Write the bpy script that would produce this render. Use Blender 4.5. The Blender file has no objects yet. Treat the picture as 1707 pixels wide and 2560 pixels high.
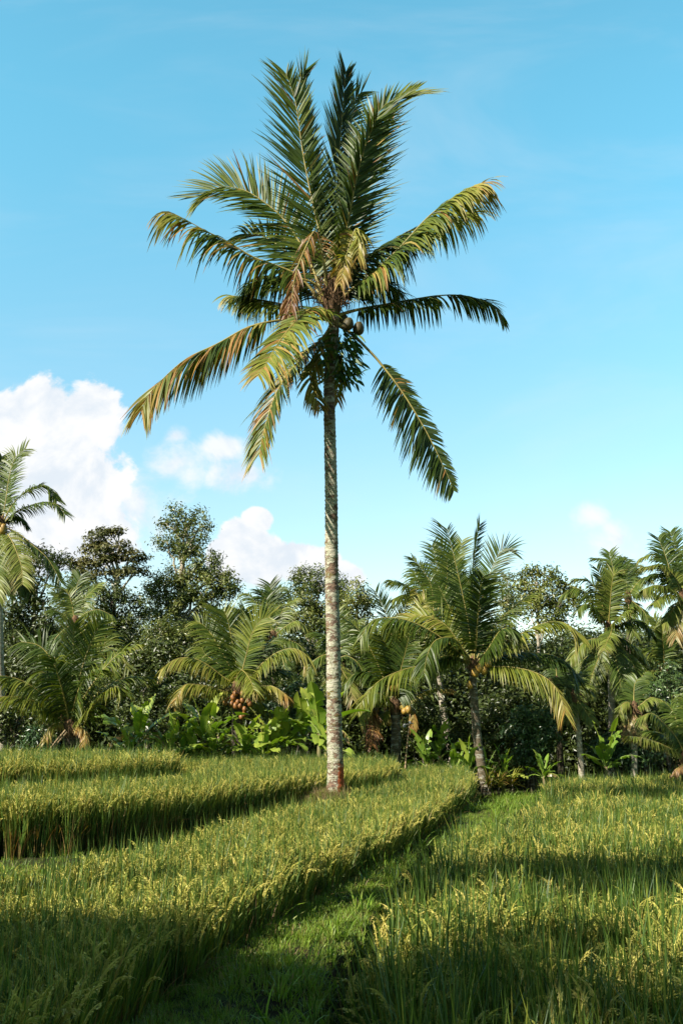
import bpy, math, random
import numpy as np
from mathutils import Vector

random.seed(7)
RNG = np.random.default_rng(7)
SC = bpy.context.scene
COL = SC.collection
R = math.radians

# ---------------------------------------------------------------- camera
CZ = 2.6                                   # eye height above the lowest paddy
PITCH = R(11.8)
FPX = 35.0 / 36.0 * 2560.0
cam = bpy.data.cameras.new("camera")
cam.sensor_fit = 'VERTICAL'
cam.sensor_height = 36.0
cam.lens = 35.0
cam.clip_start = 0.05
cam.clip_end = 5000.0
cam_o = bpy.data.objects.new("camera", cam)
COL.objects.link(cam_o)
cam_o.location = (0, 0, CZ)
cam_o.rotation_euler = (math.pi / 2 + PITCH, 0, 0)
SC.camera = cam_o
SC.render.resolution_x, SC.render.resolution_y = 682, 1024

# ---------------------------------------------------------------- exposure / engine
SC.render.engine = 'CYCLES'
SC.view_settings.view_transform = 'Standard'
SC.view_settings.look = 'None'
SC.view_settings.exposure = 1.2
SC.view_settings.gamma = 1.0
SC.cycles.max_bounces = 6
SC.cycles.diffuse_bounces = 3
SC.cycles.transmission_bounces = 4
SC.cycles.use_denoising = True
SC.cycles.caustics_reflective = False
SC.cycles.caustics_refractive = False

# ---------------------------------------------------------------- sun and sky
SUN_EL, SUN_AZ = R(36), R(52)           # light travels to +x,+y (from behind left)
travel = Vector((math.sin(SUN_AZ) * math.cos(SUN_EL), math.cos(SUN_AZ) * math.cos(SUN_EL), -math.sin(SUN_EL)))
sun = bpy.data.lights.new("sun", 'SUN')
sun.energy = 5.0
sun.angle = R(0.5)
sun.color = (1.0, 0.93, 0.80)
sun_o = bpy.data.objects.new("sun", sun)
COL.objects.link(sun_o)
sun_o.rotation_euler = travel.to_track_quat('-Z', 'Y').to_euler()
sun_o.location = (-20, -20, 30)


def ray(px, py):
    x = (px - 853.5) / FPX
    y = (1280.0 - py) / FPX
    return (x, math.cos(PITCH) - y * math.sin(PITCH), math.sin(PITCH) + y * math.cos(PITCH))


def W(px, py, d):
    """the point seen at a photo pixel, d metres ahead of the eye"""
    r = ray(px, py)
    k = d / r[1]
    return np.array([r[0] * k, d, CZ + r[2] * k])


def G(px, py, z):
    """the point seen at a photo pixel, on the level z (relative to the eye)"""
    r = ray(px, py)
    k = z / r[2]
    return np.array([r[0] * k, r[1] * k, CZ + z])


class NT:
    def __init__(s, tree):
        s.t = tree
        tree.nodes.clear()

    def n(s, typ, **kw):
        nd = s.t.nodes.new(typ)
        for k, v in kw.items():
            setattr(nd, k, v)
        return nd

    def l(s, a, b):
        s.t.links.new(a, b)

    def inp(s, sock, v):
        if hasattr(v, 'is_output'):
            s.l(v, sock)
        else:
            sock.default_value = v

    def m(s, op, a, b=0.0, c=None):
        nd = s.n('ShaderNodeMath', operation=op)
        s.inp(nd.inputs[0], a)
        s.inp(nd.inputs[1], b)
        if c is not None:
            s.inp(nd.inputs[2], c)
        return nd.outputs[0]

    def ss(s, v, a, b, lo=0.0, hi=1.0):
        nd = s.n('ShaderNodeMapRange', interpolation_type='SMOOTHSTEP')
        s.inp(nd.inputs['Value'], v)
        nd.inputs['From Min'].default_value = a
        nd.inputs['From Max'].default_value = b
        nd.inputs['To Min'].default_value = lo
        nd.inputs['To Max'].default_value = hi
        return nd.outputs[0]

    def mix(s, f, a, b, blend='MIX'):
        nd = s.n('ShaderNodeMix', data_type='RGBA', blend_type=blend)
        s.inp(nd.inputs[0], f)
        s.inp(nd.inputs[6], a if hasattr(a, 'is_output') else (*a, 1))
        s.inp(nd.inputs[7], b if hasattr(b, 'is_output') else (*b, 1))
        return nd.outputs[2]

    def noise(s, vec, scale, detail=4, rough=0.55, dist=0.0):
        nd = s.n('ShaderNodeTexNoise')
        if vec is not None:
            s.l(vec, nd.inputs['Vector'])
        nd.inputs['Scale'].default_value = scale
        nd.inputs['Detail'].default_value = detail
        nd.inputs['Roughness'].default_value = rough
        nd.inputs['Distortion'].default_value = dist
        return nd.outputs['Fac']

    def ramp(s, f, stops, interp='LINEAR'):
        nd = s.n('ShaderNodeValToRGB')
        cr = nd.color_ramp
        cr.interpolation = interp
        while len(cr.elements) < len(stops):
            cr.elements.new(0.5)
        for e, (p, c) in zip(cr.elements, stops):
            e.position = p
            e.color = (*c, 1)
        s.inp(nd.inputs[0], f)
        return nd.outputs[0]


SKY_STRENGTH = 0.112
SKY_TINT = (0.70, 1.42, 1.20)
world = bpy.data.worlds.new("World")
SC.world = world
world.use_nodes = True
w = NT(world.node_tree)
sky = w.n('ShaderNodeTexSky', sky_type='NISHITA')
sky.sun_disc = False
sky.sun_elevation = SUN_EL
sky.sun_rotation = math.pi + SUN_AZ        # the sun stands behind and left of the eye
sky.air_density = 1.0
sky.dust_density = 0.6
sky.ozone_density = 1.0
sep = w.n('ShaderNodeSeparateXYZ')
tc = w.n('ShaderNodeTexCoord')
w.l(tc.outputs['Generated'], sep.inputs[0])
X, Y, Z = sep.outputs
yy = w.m('MAXIMUM', Y, 0.08)
u = w.m('DIVIDE', X, yy)
v = w.m('DIVIDE', Z, yy)
comb = w.n('ShaderNodeCombineXYZ')
w.l(u, comb.inputs[0])
w.l(v, comb.inputs[1])
uv = comb.outputs[0]
nz = w.noise(uv, 13.0, 9, 0.60, 0.35)
nz2 = w.noise(uv, 40.0, 6, 0.6, 0.2)
puff = w.m('ADD', w.m('MULTIPLY', w.m('SUBTRACT', nz, 0.5), 2.3), w.m('MULTIPLY', w.m('SUBTRACT', nz2, 0.5), 0.5))


def cloud_field(lobes):
    F = None
    for (px, py, rx, ry) in lobes:
        r = ray(px, py)
        cu, cv = r[0] / r[1], r[2] / r[1]
        a = w.m('DIVIDE', w.m('SUBTRACT', u, cu), rx / FPX)
        b = w.m('DIVIDE', w.m('SUBTRACT', v, cv), ry / FPX)
        f = w.m('SUBTRACT', 1.0, w.m('SQRT', w.m('ADD', w.m('MULTIPLY', a, a), w.m('MULTIPLY', b, b))))
        F = f if F is None else w.m('MAXIMUM', F, f)
    return F


big = cloud_field([(110, 1060, 130, 140), (220, 1050, 120, 120), (20, 1080, 130, 120), (120, 1200, 260, 170),
                   (150, 1330, 230, 130), (645, 1298, 42, 34), (600, 1345, 70, 52), (560, 1390, 60, 60), (640, 1410, 120, 75), (740, 1405, 100, 62),
                   (840, 1440, 85, 45), (800, 1400, 60, 40)])
wisp = cloud_field([(435, 1160, 90, 80), (560, 1120, 80, 40), (600, 1190, 90, 50), (330, 1260, 150, 120), (1480, 1285, 60, 45),
                    (1560, 1340, 90, 60), (440, 1090, 40, 30)])
c1 = w.ss(w.m('ADD', w.m('MULTIPLY', big, 1.4), puff), 0.02, 0.30)
c2 = w.m('MULTIPLY', w.ss(w.m('ADD', w.m('MULTIPLY', wisp, 0.9), w.m('MULTIPLY', puff, 1.5)), -0.15, 0.95), 0.9)
ca = w.m('MAXIMUM', c1, c2)
ca = w.m('MULTIPLY', ca, w.ss(v, -0.05, 0.12, 0.45, 1.0))
ca = w.m('MULTIPLY', ca, w.ss(Y, 0.1, 0.2))
vo = w.n('ShaderNodeVectorMath', operation='ADD')
w.l(uv, vo.inputs[0])
vo.inputs[1].default_value = (-0.014, 0.018, 0)
nzs = w.noise(vo.outputs[0], 13.0, 6, 0.55, 0.35)
cloud_lit = w.m('MULTIPLY', w.ss(w.m('SUBTRACT', nz, nzs), -0.16, 0.10), w.ss(v, 0.02, 0.20, 0.55, 1.0))  # cloud light painted in: whiter towards the sun, greyer low down
ccol = w.mix(cloud_lit, (3.1, 3.4, 3.72), (3.95, 3.98, 4.0))
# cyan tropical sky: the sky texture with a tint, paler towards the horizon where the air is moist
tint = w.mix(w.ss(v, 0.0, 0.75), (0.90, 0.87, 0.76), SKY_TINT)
tint = w.mix(w.ss(v, 0.9, 1.5), tint, (0.32, 0.37, 0.29))   # darkened overhead and behind the eye to cut the fill light
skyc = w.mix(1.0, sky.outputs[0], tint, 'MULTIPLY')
stv = w.n('ShaderNodeMapping')
stv.inputs['Scale'].default_value = (1.4, 3.6, 1)
stv.inputs['Rotation'].default_value = (0, 0, 0.5)
w.l(uv, stv.inputs[0])
veil = w.ss(w.noise(stv.outputs[0], 1.7, 5, 0.6, 0.6), 0.42, 0.75, 0.0, 0.16)      # a thin high veil
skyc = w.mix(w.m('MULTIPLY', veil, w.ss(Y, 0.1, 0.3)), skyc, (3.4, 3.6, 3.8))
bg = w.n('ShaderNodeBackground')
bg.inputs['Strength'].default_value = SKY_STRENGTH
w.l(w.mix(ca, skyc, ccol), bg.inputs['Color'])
wo = w.n('ShaderNodeOutputWorld')
w.l(bg.outputs[0], wo.inputs['Surface'])


# ---------------------------------------------------------------- materials
def mat(name):
    m_ = bpy.data.materials.new(name)
    m_.use_nodes = True
    return m_, NT(m_.node_tree)


def leaf_mat(name, stops, rough=0.45, spec=0.5, transl=0.3, tcol=(1.25, 1.15, 0.5), vary=0.35, nscale=1.2, per_object=0.0):
    """leaf with a back-lit share; colour runs along the mesh attribute 'hue'"""
    m_, t = mat(name)
    at = t.n('ShaderNodeAttribute', attribute_name='hue')
    oi = t.n('ShaderNodeObjectInfo')
    tcn = t.n('ShaderNodeTexCoord')
    nf = t.noise(tcn.outputs['Object'], nscale, 3)
    h = at.outputs['Fac']
    if per_object:
        h = t.m('ADD', h, t.m('MULTIPLY', t.m('SUBTRACT', oi.outputs['Random'], 0.5), per_object))
    h = t.m('ADD', h, t.m('MULTIPLY', t.m('SUBTRACT', nf, 0.5), 0.18))
    c = t.ramp(h, stops)
    val = t.m('ADD', 1.0 - vary * 0.5, t.m('MULTIPLY', t.noise(tcn.outputs['Object'], nscale * 5, 2), vary))
    hs = t.n('ShaderNodeHueSaturation')
    t.l(c, hs.inputs['Color'])
    t.l(val, hs.inputs['Value'])
    c = hs.outputs[0]
    p = t.n('ShaderNodeBsdfPrincipled')
    t.l(c, p.inputs['Base Color'])
    p.inputs['Roughness'].default_value = rough
    p.inputs['Specular IOR Level'].default_value = spec
    tr = t.n('ShaderNodeBsdfTranslucent')
    t.l(t.mix(1.0, c, tcol, 'MULTIPLY'), tr.inputs['Color'])
    mx = t.n('ShaderNodeMixShader')
    mx.inputs[0].default_value = transl
    t.l(p.outputs[0], mx.inputs[1])
    t.l(tr.outputs[0], mx.inputs[2])
    o = t.n('ShaderNodeOutputMaterial')
    t.l(mx.outputs[0], o.inputs[0])
    return m_


def plain_mat(name, c1, c2, scale=6.0, rough=0.8, bump=0.3, detail=6, stretch=(1, 1, 1), c3=None, spec=0.3):
    m_, t = mat(name)
    tcn = t.n('ShaderNodeTexCoord')
    mp = t.n('ShaderNodeMapping')
    mp.inputs['Scale'].default_value = stretch
    t.l(tcn.outputs['Object'], mp.inputs[0])
    nf = t.noise(mp.outputs[0], scale, detail, 0.6)
    c = t.mix(t.ss(nf, 0.35, 0.65), c1, c2)
    if c3:
        c = t.mix(t.ss(t.noise(mp.outputs[0], scale * 0.37, 5, 0.65, 0.4), 0.52, 0.6), c, c3)
    p = t.n('ShaderNodeBsdfPrincipled')
    t.l(c, p.inputs['Base Color'])
    p.inputs['Roughness'].default_value = rough
    p.inputs['Specular IOR Level'].default_value = spec
    if bump:
        b = t.n('ShaderNodeBump')
        b.inputs['Strength'].default_value = bump
        b.inputs['Distance'].default_value = 0.03
        t.l(t.noise(mp.outputs[0], scale * 3, 5), b.inputs['Height'])
        t.l(b.outputs[0], p.inputs['Normal'])
    o = t.n('ShaderNodeOutputMaterial')
    t.l(p.outputs[0], o.inputs[0])
    return m_


M = {}
M['palm'] = leaf_mat('palm_leaf', [(0.0, (0.016, 0.034, 0.006)), (0.25, (0.050, 0.082, 0.009)), (0.45, (0.155, 0.172, 0.022)),
                                   (0.62, (0.26, 0.22, 0.055)), (0.80, (0.30, 0.165, 0.045)), (1.0, (0.13, 0.055, 0.022))],
                     rough=0.46, spec=0.35, transl=0.26, tcol=(1.3, 1.3, 0.4))
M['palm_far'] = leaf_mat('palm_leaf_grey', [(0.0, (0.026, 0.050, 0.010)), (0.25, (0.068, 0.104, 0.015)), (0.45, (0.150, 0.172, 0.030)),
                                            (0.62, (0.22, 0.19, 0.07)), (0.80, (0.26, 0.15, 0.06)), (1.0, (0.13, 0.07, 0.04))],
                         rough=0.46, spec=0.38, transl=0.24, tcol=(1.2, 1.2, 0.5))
M['rachis'] = plain_mat('frond_rib', (0.24, 0.20, 0.05), (0.16, 0.13, 0.04), 5, 0.5, 0.1)
M['dead'] = plain_mat('dry_leaf', (0.20, 0.12, 0.075), (0.10, 0.06, 0.04), 9, 0.9, 0.3)
M['fibre'] = plain_mat('palm_fibre', (0.15, 0.085, 0.04), (0.05, 0.03, 0.018), 18, 0.95, 0.6)
M['bark_pale'] = plain_mat('pale_bark', (0.42, 0.38, 0.30), (0.24, 0.20, 0.15), 7, 0.9, 0.5, stretch=(1, 1, 3))
M['bark_dark'] = plain_mat('dark_bark', (0.085, 0.065, 0.045), (0.035, 0.028, 0.02), 7, 0.9, 0.5, stretch=(1, 1, 3), c3=(0.05, 0.06, 0.025))
M['bark_mid'] = plain_mat('mossy_bark', (0.13, 0.10, 0.065), (0.06, 0.05, 0.03), 8, 0.9, 0.6, stretch=(1, 1, 4), c3=(0.25, 0.24, 0.20))
M['coconut_orange'] = plain_mat('orange_husk', (0.27, 0.115, 0.022), (0.13, 0.05, 0.015), 9, 0.55, 0.1, spec=0.5)
M['coconut_yellow'] = plain_mat('yellow_husk', (0.32, 0.20, 0.03), (0.16, 0.09, 0.02), 9, 0.55, 0.1, spec=0.5)
M['coconut_brown'] = plain_mat('brown_husk', (0.07, 0.055, 0.02), (0.035, 0.03, 0.012), 6, 0.6, 0.2)
M['bamboo'] = plain_mat('dry_bamboo', (0.34, 0.24, 0.14), (0.24, 0.16, 0.09), 8, 0.7, 0.1)
M['metal'] = plain_mat('grey_plastic', (0.30, 0.30, 0.30), (0.18, 0.18, 0.18), 20, 0.5, 0.0)
M['epiphyte'] = leaf_mat('fern_leaf', [(0.0, (0.012, 0.045, 0.008)), (0.5, (0.05, 0.115, 0.014)), (1.0, (0.22, 0.26, 0.03))], 0.4, 0.5, 0.25)
M['tree_green'] = leaf_mat('tree_leaf', [(0.0, (0.030, 0.055, 0.011)), (0.5, (0.104, 0.134, 0.025)), (1.0, (0.21, 0.21, 0.05))],
                           0.42, 0.5, 0.22, nscale=0.5)
M['tree_dark'] = leaf_mat('dark_tree_leaf', [(0.0, (0.012, 0.024, 0.006)), (0.5, (0.050, 0.072, 0.012)), (1.0, (0.08, 0.10, 0.02))],  # canopy shade over the undergrowth is put into this dark leaf colour
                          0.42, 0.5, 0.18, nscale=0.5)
M['tree_brown'] = leaf_mat('bronze_tree_leaf', [(0.0, (0.035, 0.042, 0.010)), (0.5, (0.076, 0.086, 0.020)), (1.0, (0.17, 0.15, 0.045))],
                           0.5, 0.4, 0.2, nscale=0.5)
M['shrub'] = leaf_mat('shrub_leaf', [(0.0, (0.014, 0.038, 0.012)), (0.5, (0.036, 0.078, 0.024)), (1.0, (0.09, 0.14, 0.04))],
                      0.35, 0.6, 0.2, nscale=0.8)
M['banana'] = leaf_mat('banana_leaf', [(0.0, (0.045, 0.115, 0.018)), (0.4, (0.145, 0.240, 0.032)), (0.7, (0.33, 0.38, 0.06)),
                                       (0.85, (0.34, 0.25, 0.08)), (1.0, (0.20, 0.13, 0.08))], 0.38, 0.5, 0.35, tcol=(1.3, 1.4, 0.35), vary=0.25)
M['banana_stem'] = plain_mat('banana_stem', (0.17, 0.17, 0.07), (0.13, 0.085, 0.045), 5, 0.6, 0.1, stretch=(2, 2, 0.6))
M['rice_leaf'] = leaf_mat('rice_leaf', [(0.0, (0.024, 0.062, 0.013)), (0.4, (0.088, 0.145, 0.020)), (0.65, (0.24, 0.23, 0.035)),
                                        (0.85, (0.26, 0.17, 0.06)), (1.0, (0.15, 0.085, 0.045))], 0.5, 0.35, 0.24, tcol=(1.45, 1.25, 0.35),
                          vary=0.4, nscale=4, per_object=0.30)
M['rice_grain'] = leaf_mat('rice_grain', [(0.0, (0.21, 0.25, 0.042)), (0.5, (0.46, 0.43, 0.095)), (1.0, (0.57, 0.48, 0.15))], 0.6, 0.3, 0.15,
                           tcol=(1.2, 1.1, 0.5), vary=0.4, nscale=6, per_object=0.7)
M['grass'] = leaf_mat('grass_blade', [(0.0, (0.040, 0.100, 0.010)), (0.5, (0.20, 0.31, 0.03)), (0.8, (0.17, 0.18, 0.04)), (1.0, (0.24, 0.17, 0.08))],
                      0.5, 0.35, 0.3, tcol=(1.3, 1.3, 0.4), nscale=5, per_object=0.5)
M['drygrass'] = leaf_mat('dry_grass_blade', [(0.0, (0.13, 0.12, 0.04)), (0.5, (0.22, 0.17, 0.075)), (1.0, (0.26, 0.18, 0.10))],
                         0.6, 0.3, 0.25, nscale=5, per_object=0.4)


def hero_bark():
    m_, t = mat('lichen_palm_bark')
    tcn = t.n('ShaderNodeTexCoord')
    ob = tcn.outputs['Object']
    mp = t.n('ShaderNodeMapping')
    mp.inputs['Scale'].default_value = (1, 1, 1.7)
    t.l(ob, mp.inputs[0])
    vec = mp.outputs[0]
    sp = t.n('ShaderNodeSeparateXYZ')
    t.l(ob, sp.inputs[0])
    z = sp.outputs[2]
    brown = t.mix(t.ss(t.noise(vec, 14, 5), 0.35, 0.65), (0.085, 0.052, 0.040), (0.19, 0.125, 0.085))
    brown = t.mix(t.ss(t.noise(vec, 5, 4), 0.5, 0.68), brown, (0.12, 0.095, 0.022))          # ochre moss
    # pale lichen, more of it low on the trunk and in the bright section high up
    cover = t.ramp(t.m('DIVIDE', z, 8.0), [(0.0, (.54,) * 3), (0.18, (.57,) * 3), (0.36, (.56,) * 3), (0.5, (.555,) * 3), (0.68, (.575,) * 3), (0.86, (.60,) * 3), (1.0, (.50,) * 3)])
    lich = t.m('ADD', t.noise(vec, 4.5, 8, 0.68, 0.6), t.m('MULTIPLY', t.m('SUBTRACT', t.noise(vec, 22, 4, 0.6), 0.5), 0.25))
    lm = t.ss(t.m('ADD', lich, t.m('SUBTRACT', cover, 0.5)), 0.515, 0.56)
    lcol = t.mix(t.ss(t.noise(vec, 9, 4), 0.42, 0.6), (0.30, 0.275, 0.21), (0.235, 0.235, 0.155))
    lcol = t.mix(t.ss(t.noise(vec, 30, 3), 0.5, 0.62), lcol, (0.40, 0.38, 0.31))
    c = t.mix(lm, brown, lcol)
    # ring scars: thin pale lines
    wv = t.n('ShaderNodeTexWave', wave_type='BANDS', bands_direction='Z')
    t.l(ob, wv.inputs['Vector'])
    wv.inputs['Scale'].default_value = 3.4
    wv.inputs['Distortion'].default_value = 2.5
    wv.inputs['Detail'].default_value = 3
    wv.inputs['Detail Scale'].default_value = 2.5
    ringm = t.m('MULTIPLY', t.ss(wv.outputs['Fac'], 0.86, 0.97), t.ss(t.noise(vec, 3.3, 3), 0.42, 0.55))
    c = t.mix(t.m('MULTIPLY', ringm, 0.12), c, (0.42, 0.36, 0.28))
    # rust red stain at the foot, on the side that faces right
    sx = sp.outputs[0]
    sm = t.m('MULTIPLY', t.ss(t.m('ADD', z, t.m('MULTIPLY', t.noise(vec, 6, 3), 0.6)), 0.95, 0.75), t.ss(t.m('ADD', sx, t.m('MULTIPLY', t.noise(vec, 9, 3), 0.12)), 0.09, 0.13))
    c = t.mix(sm, c, (0.28, 0.065, 0.02))
    p = t.n('ShaderNodeBsdfPrincipled')
    t.l(c, p.inputs['Base Color'])
    p.inputs['Roughness'].default_value = 0.9
    p.inputs['Specular IOR Level'].default_value = 0.2
    b = t.n('ShaderNodeBump')
    b.inputs['Strength'].default_value = 0.8
    b.inputs['Distance'].default_value = 0.03
    t.l(t.m('ADD', t.noise(vec, 20, 6), t.m('MULTIPLY', lm, 0.3)), b.inputs['Height'])
    t.l(b.outputs[0], p.inputs['Normal'])
    o = t.n('ShaderNodeOutputMaterial')
    t.l(p.outputs[0], o.inputs[0])
    return m_


M['hero_bark'] = hero_bark()
M['soil'] = plain_mat('paddy_soil', (0.030, 0.034, 0.012), (0.022, 0.019, 0.011), 1.3, 1.0, 0.6, c3=(0.04, 0.06, 0.014), spec=0.05)


# ---------------------------------------------------------------- mesh helpers
def unit(a):
    return a / np.maximum(np.linalg.norm(a, axis=-1, keepdims=True), 1e-9)


UP0 = np.array([0, 0, 1.0])


class Acc:
    def __init__(s):
        s.v, s.f, s.h, s.m, s.n = [], [], [], [], 0

    def add(s, verts, faces, hue=0.0, mi=0):
        verts = np.asarray(verts, dtype=np.float64).reshape(-1, 3)
        faces = np.asarray(faces, dtype=np.int64).reshape(-1, 4)
        s.v.append(verts)
        s.f.append(faces + s.n)
        h = np.zeros(len(verts))
        h[:] = np.asarray(hue).reshape(-1) if np.ndim(hue) else hue
        s.h.append(h)
        s.m.append(np.full(len(faces), mi))
        s.n += len(verts)

    def strips(s, P, Wd, hue, mi=0):
        """P (n,k,3) centre lines, Wd (n,k,3) half-width vectors, hue (n,k)"""
        n, k, _ = P.shape
        vv = np.stack([P - Wd, P + Wd], axis=2).reshape(-1, 3)
        base = (np.arange(n) * (2 * k))[:, None]
        j = np.arange(k - 1)[None, :] * 2 + base
        f = np.stack([j, j + 1, j + 3, j + 2], axis=-1).reshape(-1, 4)
        s.add(vv, f, np.repeat(hue.reshape(n, k)[:, :, None], 2, axis=2).reshape(-1), mi)

    def tube(s, pts, rad, sides=6, hue=0.0, mi=0, cap=True):
        pts = np.asarray(pts, float)
        n = len(pts)
        rad = np.broadcast_to(np.asarray(rad, float), (n,) if np.ndim(rad) < 2 else np.shape(rad))
        T = unit(np.gradient(pts, axis=0))
        ref = np.array([0.0, 1.0, 0.0]) if abs(T[:, 1].mean()) < 0.8 else np.array([1.0, 0, 0])
        A = unit(np.cross(T, ref))
        B = np.cross(T, A)
        an = np.linspace(0, 2 * math.pi, sides, endpoint=False)
        rr = rad[:, None] if rad.ndim == 1 else rad
        ring = pts[:, None, :] + (A[:, None, :] * np.cos(an)[None, :, None] + B[:, None, :] * np.sin(an)[None, :, None]) * rr[..., None]
        vv = ring.reshape(-1, 3)
        i = np.arange(n - 1)[:, None] * sides
        j = np.arange(sides)[None, :]
        j2 = (j + 1) % sides
        f = np.stack([i + j, i + j2, i + sides + j2, i + sides + j], axis=-1).reshape(-1, 4)
        if cap:
            vv = np.vstack([vv, pts[-1:]])
            e = (n - 1) * sides
            q = [[e + a, e + (a + 1) % sides, n * sides, n * sides] for a in range(sides)]
            # close the end with quads that share the centre vertex (two steps at a time)
            q = [[e + a, e + (a + 1) % sides, e + (a + 2) % sides, n * sides] for a in range(0, sides, 2)]
            f = np.vstack([f, q])
        s.add(vv, f, hue, mi)

    def blob(s, c, r, hue=0.0, mi=0, seg=10, rings=7, lobes=0.06, axis=(0, 0, 1)):
        """a husk: an egg with three soft sides and a blunt tip"""
        axis = unit(np.array(axis, float))
        a1 = unit(np.cross(axis, np.array([0.3, 0.9, 0.1])))
        a2 = np.cross(axis, a1)
        vv = []
        for i in range(rings + 1):
            th = math.pi * (i / rings)
            th = min(max(th, 0.02), math.pi - 0.02)
            for j in range(seg):
                ph = 2 * math.pi * j / seg
                q = 1 + lobes * math.cos(3 * ph) * math.sin(th)
                rr = r * math.sin(th) * q * (1 - 0.12 * math.cos(th))
                vv.append(np.array(c) + a1 * rr * math.cos(ph) + a2 * rr * math.sin(ph) + axis * (r * 1.2 * math.cos(th)))
        f = [[i * seg + j, i * seg + (j + 1) % seg, (i + 1) * seg + (j + 1) % seg, (i + 1) * seg + j] for i in range(rings) for j in range(seg)]
        s.add(np.array(vv), f, hue, mi)

    def build(s, name, mats, parent=None, origin=None, smooth=True, link=True):
        vv = np.vstack(s.v)
        if origin is not None:
            vv = vv - np.asarray(origin)[None, :]
        ff = np.vstack(s.f)
        me = bpy.data.meshes.new(name)
        me.vertices.add(len(vv))
        me.vertices.foreach_set('co', vv.astype(np.float32).ravel())
        me.loops.add(len(ff) * 4)
        me.loops.foreach_set('vertex_index', ff.astype(np.int32).ravel())
        me.polygons.add(len(ff))
        me.polygons.foreach_set('loop_start', np.arange(0, len(ff) * 4, 4, dtype=np.int32))
        me.polygons.foreach_set('material_index', np.concatenate(s.m).astype(np.int32))
        me.polygons.foreach_set('use_smooth', np.full(len(ff), smooth))
        at = me.attributes.new('hue', 'FLOAT', 'POINT')
        at.data.foreach_set('value', np.concatenate(s.h).astype(np.float32))
        for m_ in (mats if isinstance(mats, (list, tuple)) else [mats]):
            me.materials.append(M[m_])
        me.update(calc_edges=True)
        o = bpy.data.objects.new(name, me)
        if link:
            COL.objects.link(o)
        if parent is not None:
            o.parent = parent
        elif origin is not None:
            o.location = origin
        return o


def tag(o, label=None, cat=None, group=None, kind=None):
    if label:
        o['label'] = label
    if cat:
        o['category'] = cat
    if group:
        o['group'] = group
    if kind:
        o['kind'] = kind
    return o


def thing(name, label, cat, loc, group=None):
    o = bpy.data.objects.new(name, None)
    o.empty_display_size = 0.2
    COL.objects.link(o)
    o.location = loc
    return tag(o, label, cat, group)


def smooth_path(pts, n):
    """Catmull-Rom through pts, n points evenly spaced"""
    p = np.asarray(pts, float)
    if len(p) == 2:
        p = np.vstack([p[0], (p[0] + p[1]) / 2, p[1]])
    q = np.vstack([2 * p[0] - p[1], p, 2 * p[-1] - p[-2]])
    out = []
    for i in range(1, len(q) - 2):
        for t in np.linspace(0, 1, 12, endpoint=False):
            a, b, c, d = q[i - 1], q[i], q[i + 1], q[i + 2]
            out.append(0.5 * (2 * b + (c - a) * t + (2 * a - 5 * b + 4 * c - d) * t * t + (3 * b - a - 3 * c + d) * t ** 3))
    out.append(p[-1])
    out = np.array(out)
    s_ = np.concatenate([[0], np.cumsum(np.linalg.norm(np.diff(out, axis=0), axis=1))])
    t = np.linspace(0, s_[-1], n)
    return np.stack([np.interp(t, s_, out[:, k]) for k in range(3)], axis=1), s_[-1]


FRAMES = {'A': (1.568, 300, 100), 'B': (1.568, 300, 650), 'C': (2.6133, 0, 1100), 'D': (2.6133, 380, 1250),
          'E': (2.6133, 850, 1280), 'F': (3.361, 1250, 1280), 'S': (0.91857, 0, 0)}


def pxs(fr, text):
    s_, ox, oy = FRAMES[fr]
    return [(ox + float(a.split(',')[0]) / s_, oy + float(a.split(',')[1]) / s_) for a in text.split()]


# ---------------------------------------------------------------- levels of the terraces
zT, zU, zM, zR = -0.72, -1.05, -1.42, -1.86      # rice tops, relative to the eye
RICE_H = 0.80


def outline(items, z):
    return np.array([G(a, b, z)[:2] if a > -1000 else (0, 0) for a, b in items])


polyM = np.array([(-9.0, 7.2)] + [tuple(G(x, y, zM)[:2]) for x, y in ((0, 2186), (160, 2150), (326, 2111), (490, 2073), (600, 2044), (713, 2016), (850, 1999),
                                                                    (905, 1968), (992, 1930), (1040, 1916), (1110, 1914), (1165, 1919), (1182, 1932), (1180, 1948), (1120, 1982), (1050, 2022),
                                                                    (960, 2066), (853, 2114), (700, 2172), (560, 2230), (400, 2305), (250, 2410), (110, 2540))]
                 + [(-1.7, 3.0), (-2.2, 1.0), (-9.0, 1.0)])
polyU = np.array([(-12.0, 11.5)] + [tuple(G(x, y, zU)[:2]) for x, y in ((0, 1998), (160, 1993), (326, 1982), (500, 1967), (650, 1949), (780, 1935), (900, 1922), (975, 1915), (996, 1908),
                                                                     (985, 1901), (900, 1895), (700, 1889), (480, 1889))] + [(-12.0, 27.0)])
polyT = np.array([(-13.0, 18.5)] + [tuple(G(x, y, zT)[:2]) for x, y in ((0, 1903), (200, 1898), (340, 1893), (430, 1888), (455, 1882), (430, 1877), (200, 1874), (0, 1873))] + [(-13.0, 26.0)])
polyR = np.array([tuple(G(x, y, zR)[:2]) for x, y in ((860, 2640), (810, 2560), (800, 2440), (835, 2370), (880, 2320), (925, 2265), (985, 2180), (1060, 2112), (1150, 2082), (1236, 2060),
                                                      (1275, 2030), (1316, 2006), (1343, 1975), (1352, 1960), (1400, 1948), (1707, 1944))] + [(14.5, 32.5), (14.5, 4.0), (1.2, 4.0)])


def inside(poly, x, y):
    r = np.zeros(x.shape, bool)
    n = len(poly)
    for i in range(n):
        x1, y1 = poly[i]
        x2, y2 = poly[(i + 1) % n]
        if y1 == y2:
            continue
        c = ((y1 > y) != (y2 > y)) & (x < (x2 - x1) * (y - y1) / (y2 - y1) + x1)
        r ^= c
    return r


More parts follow.
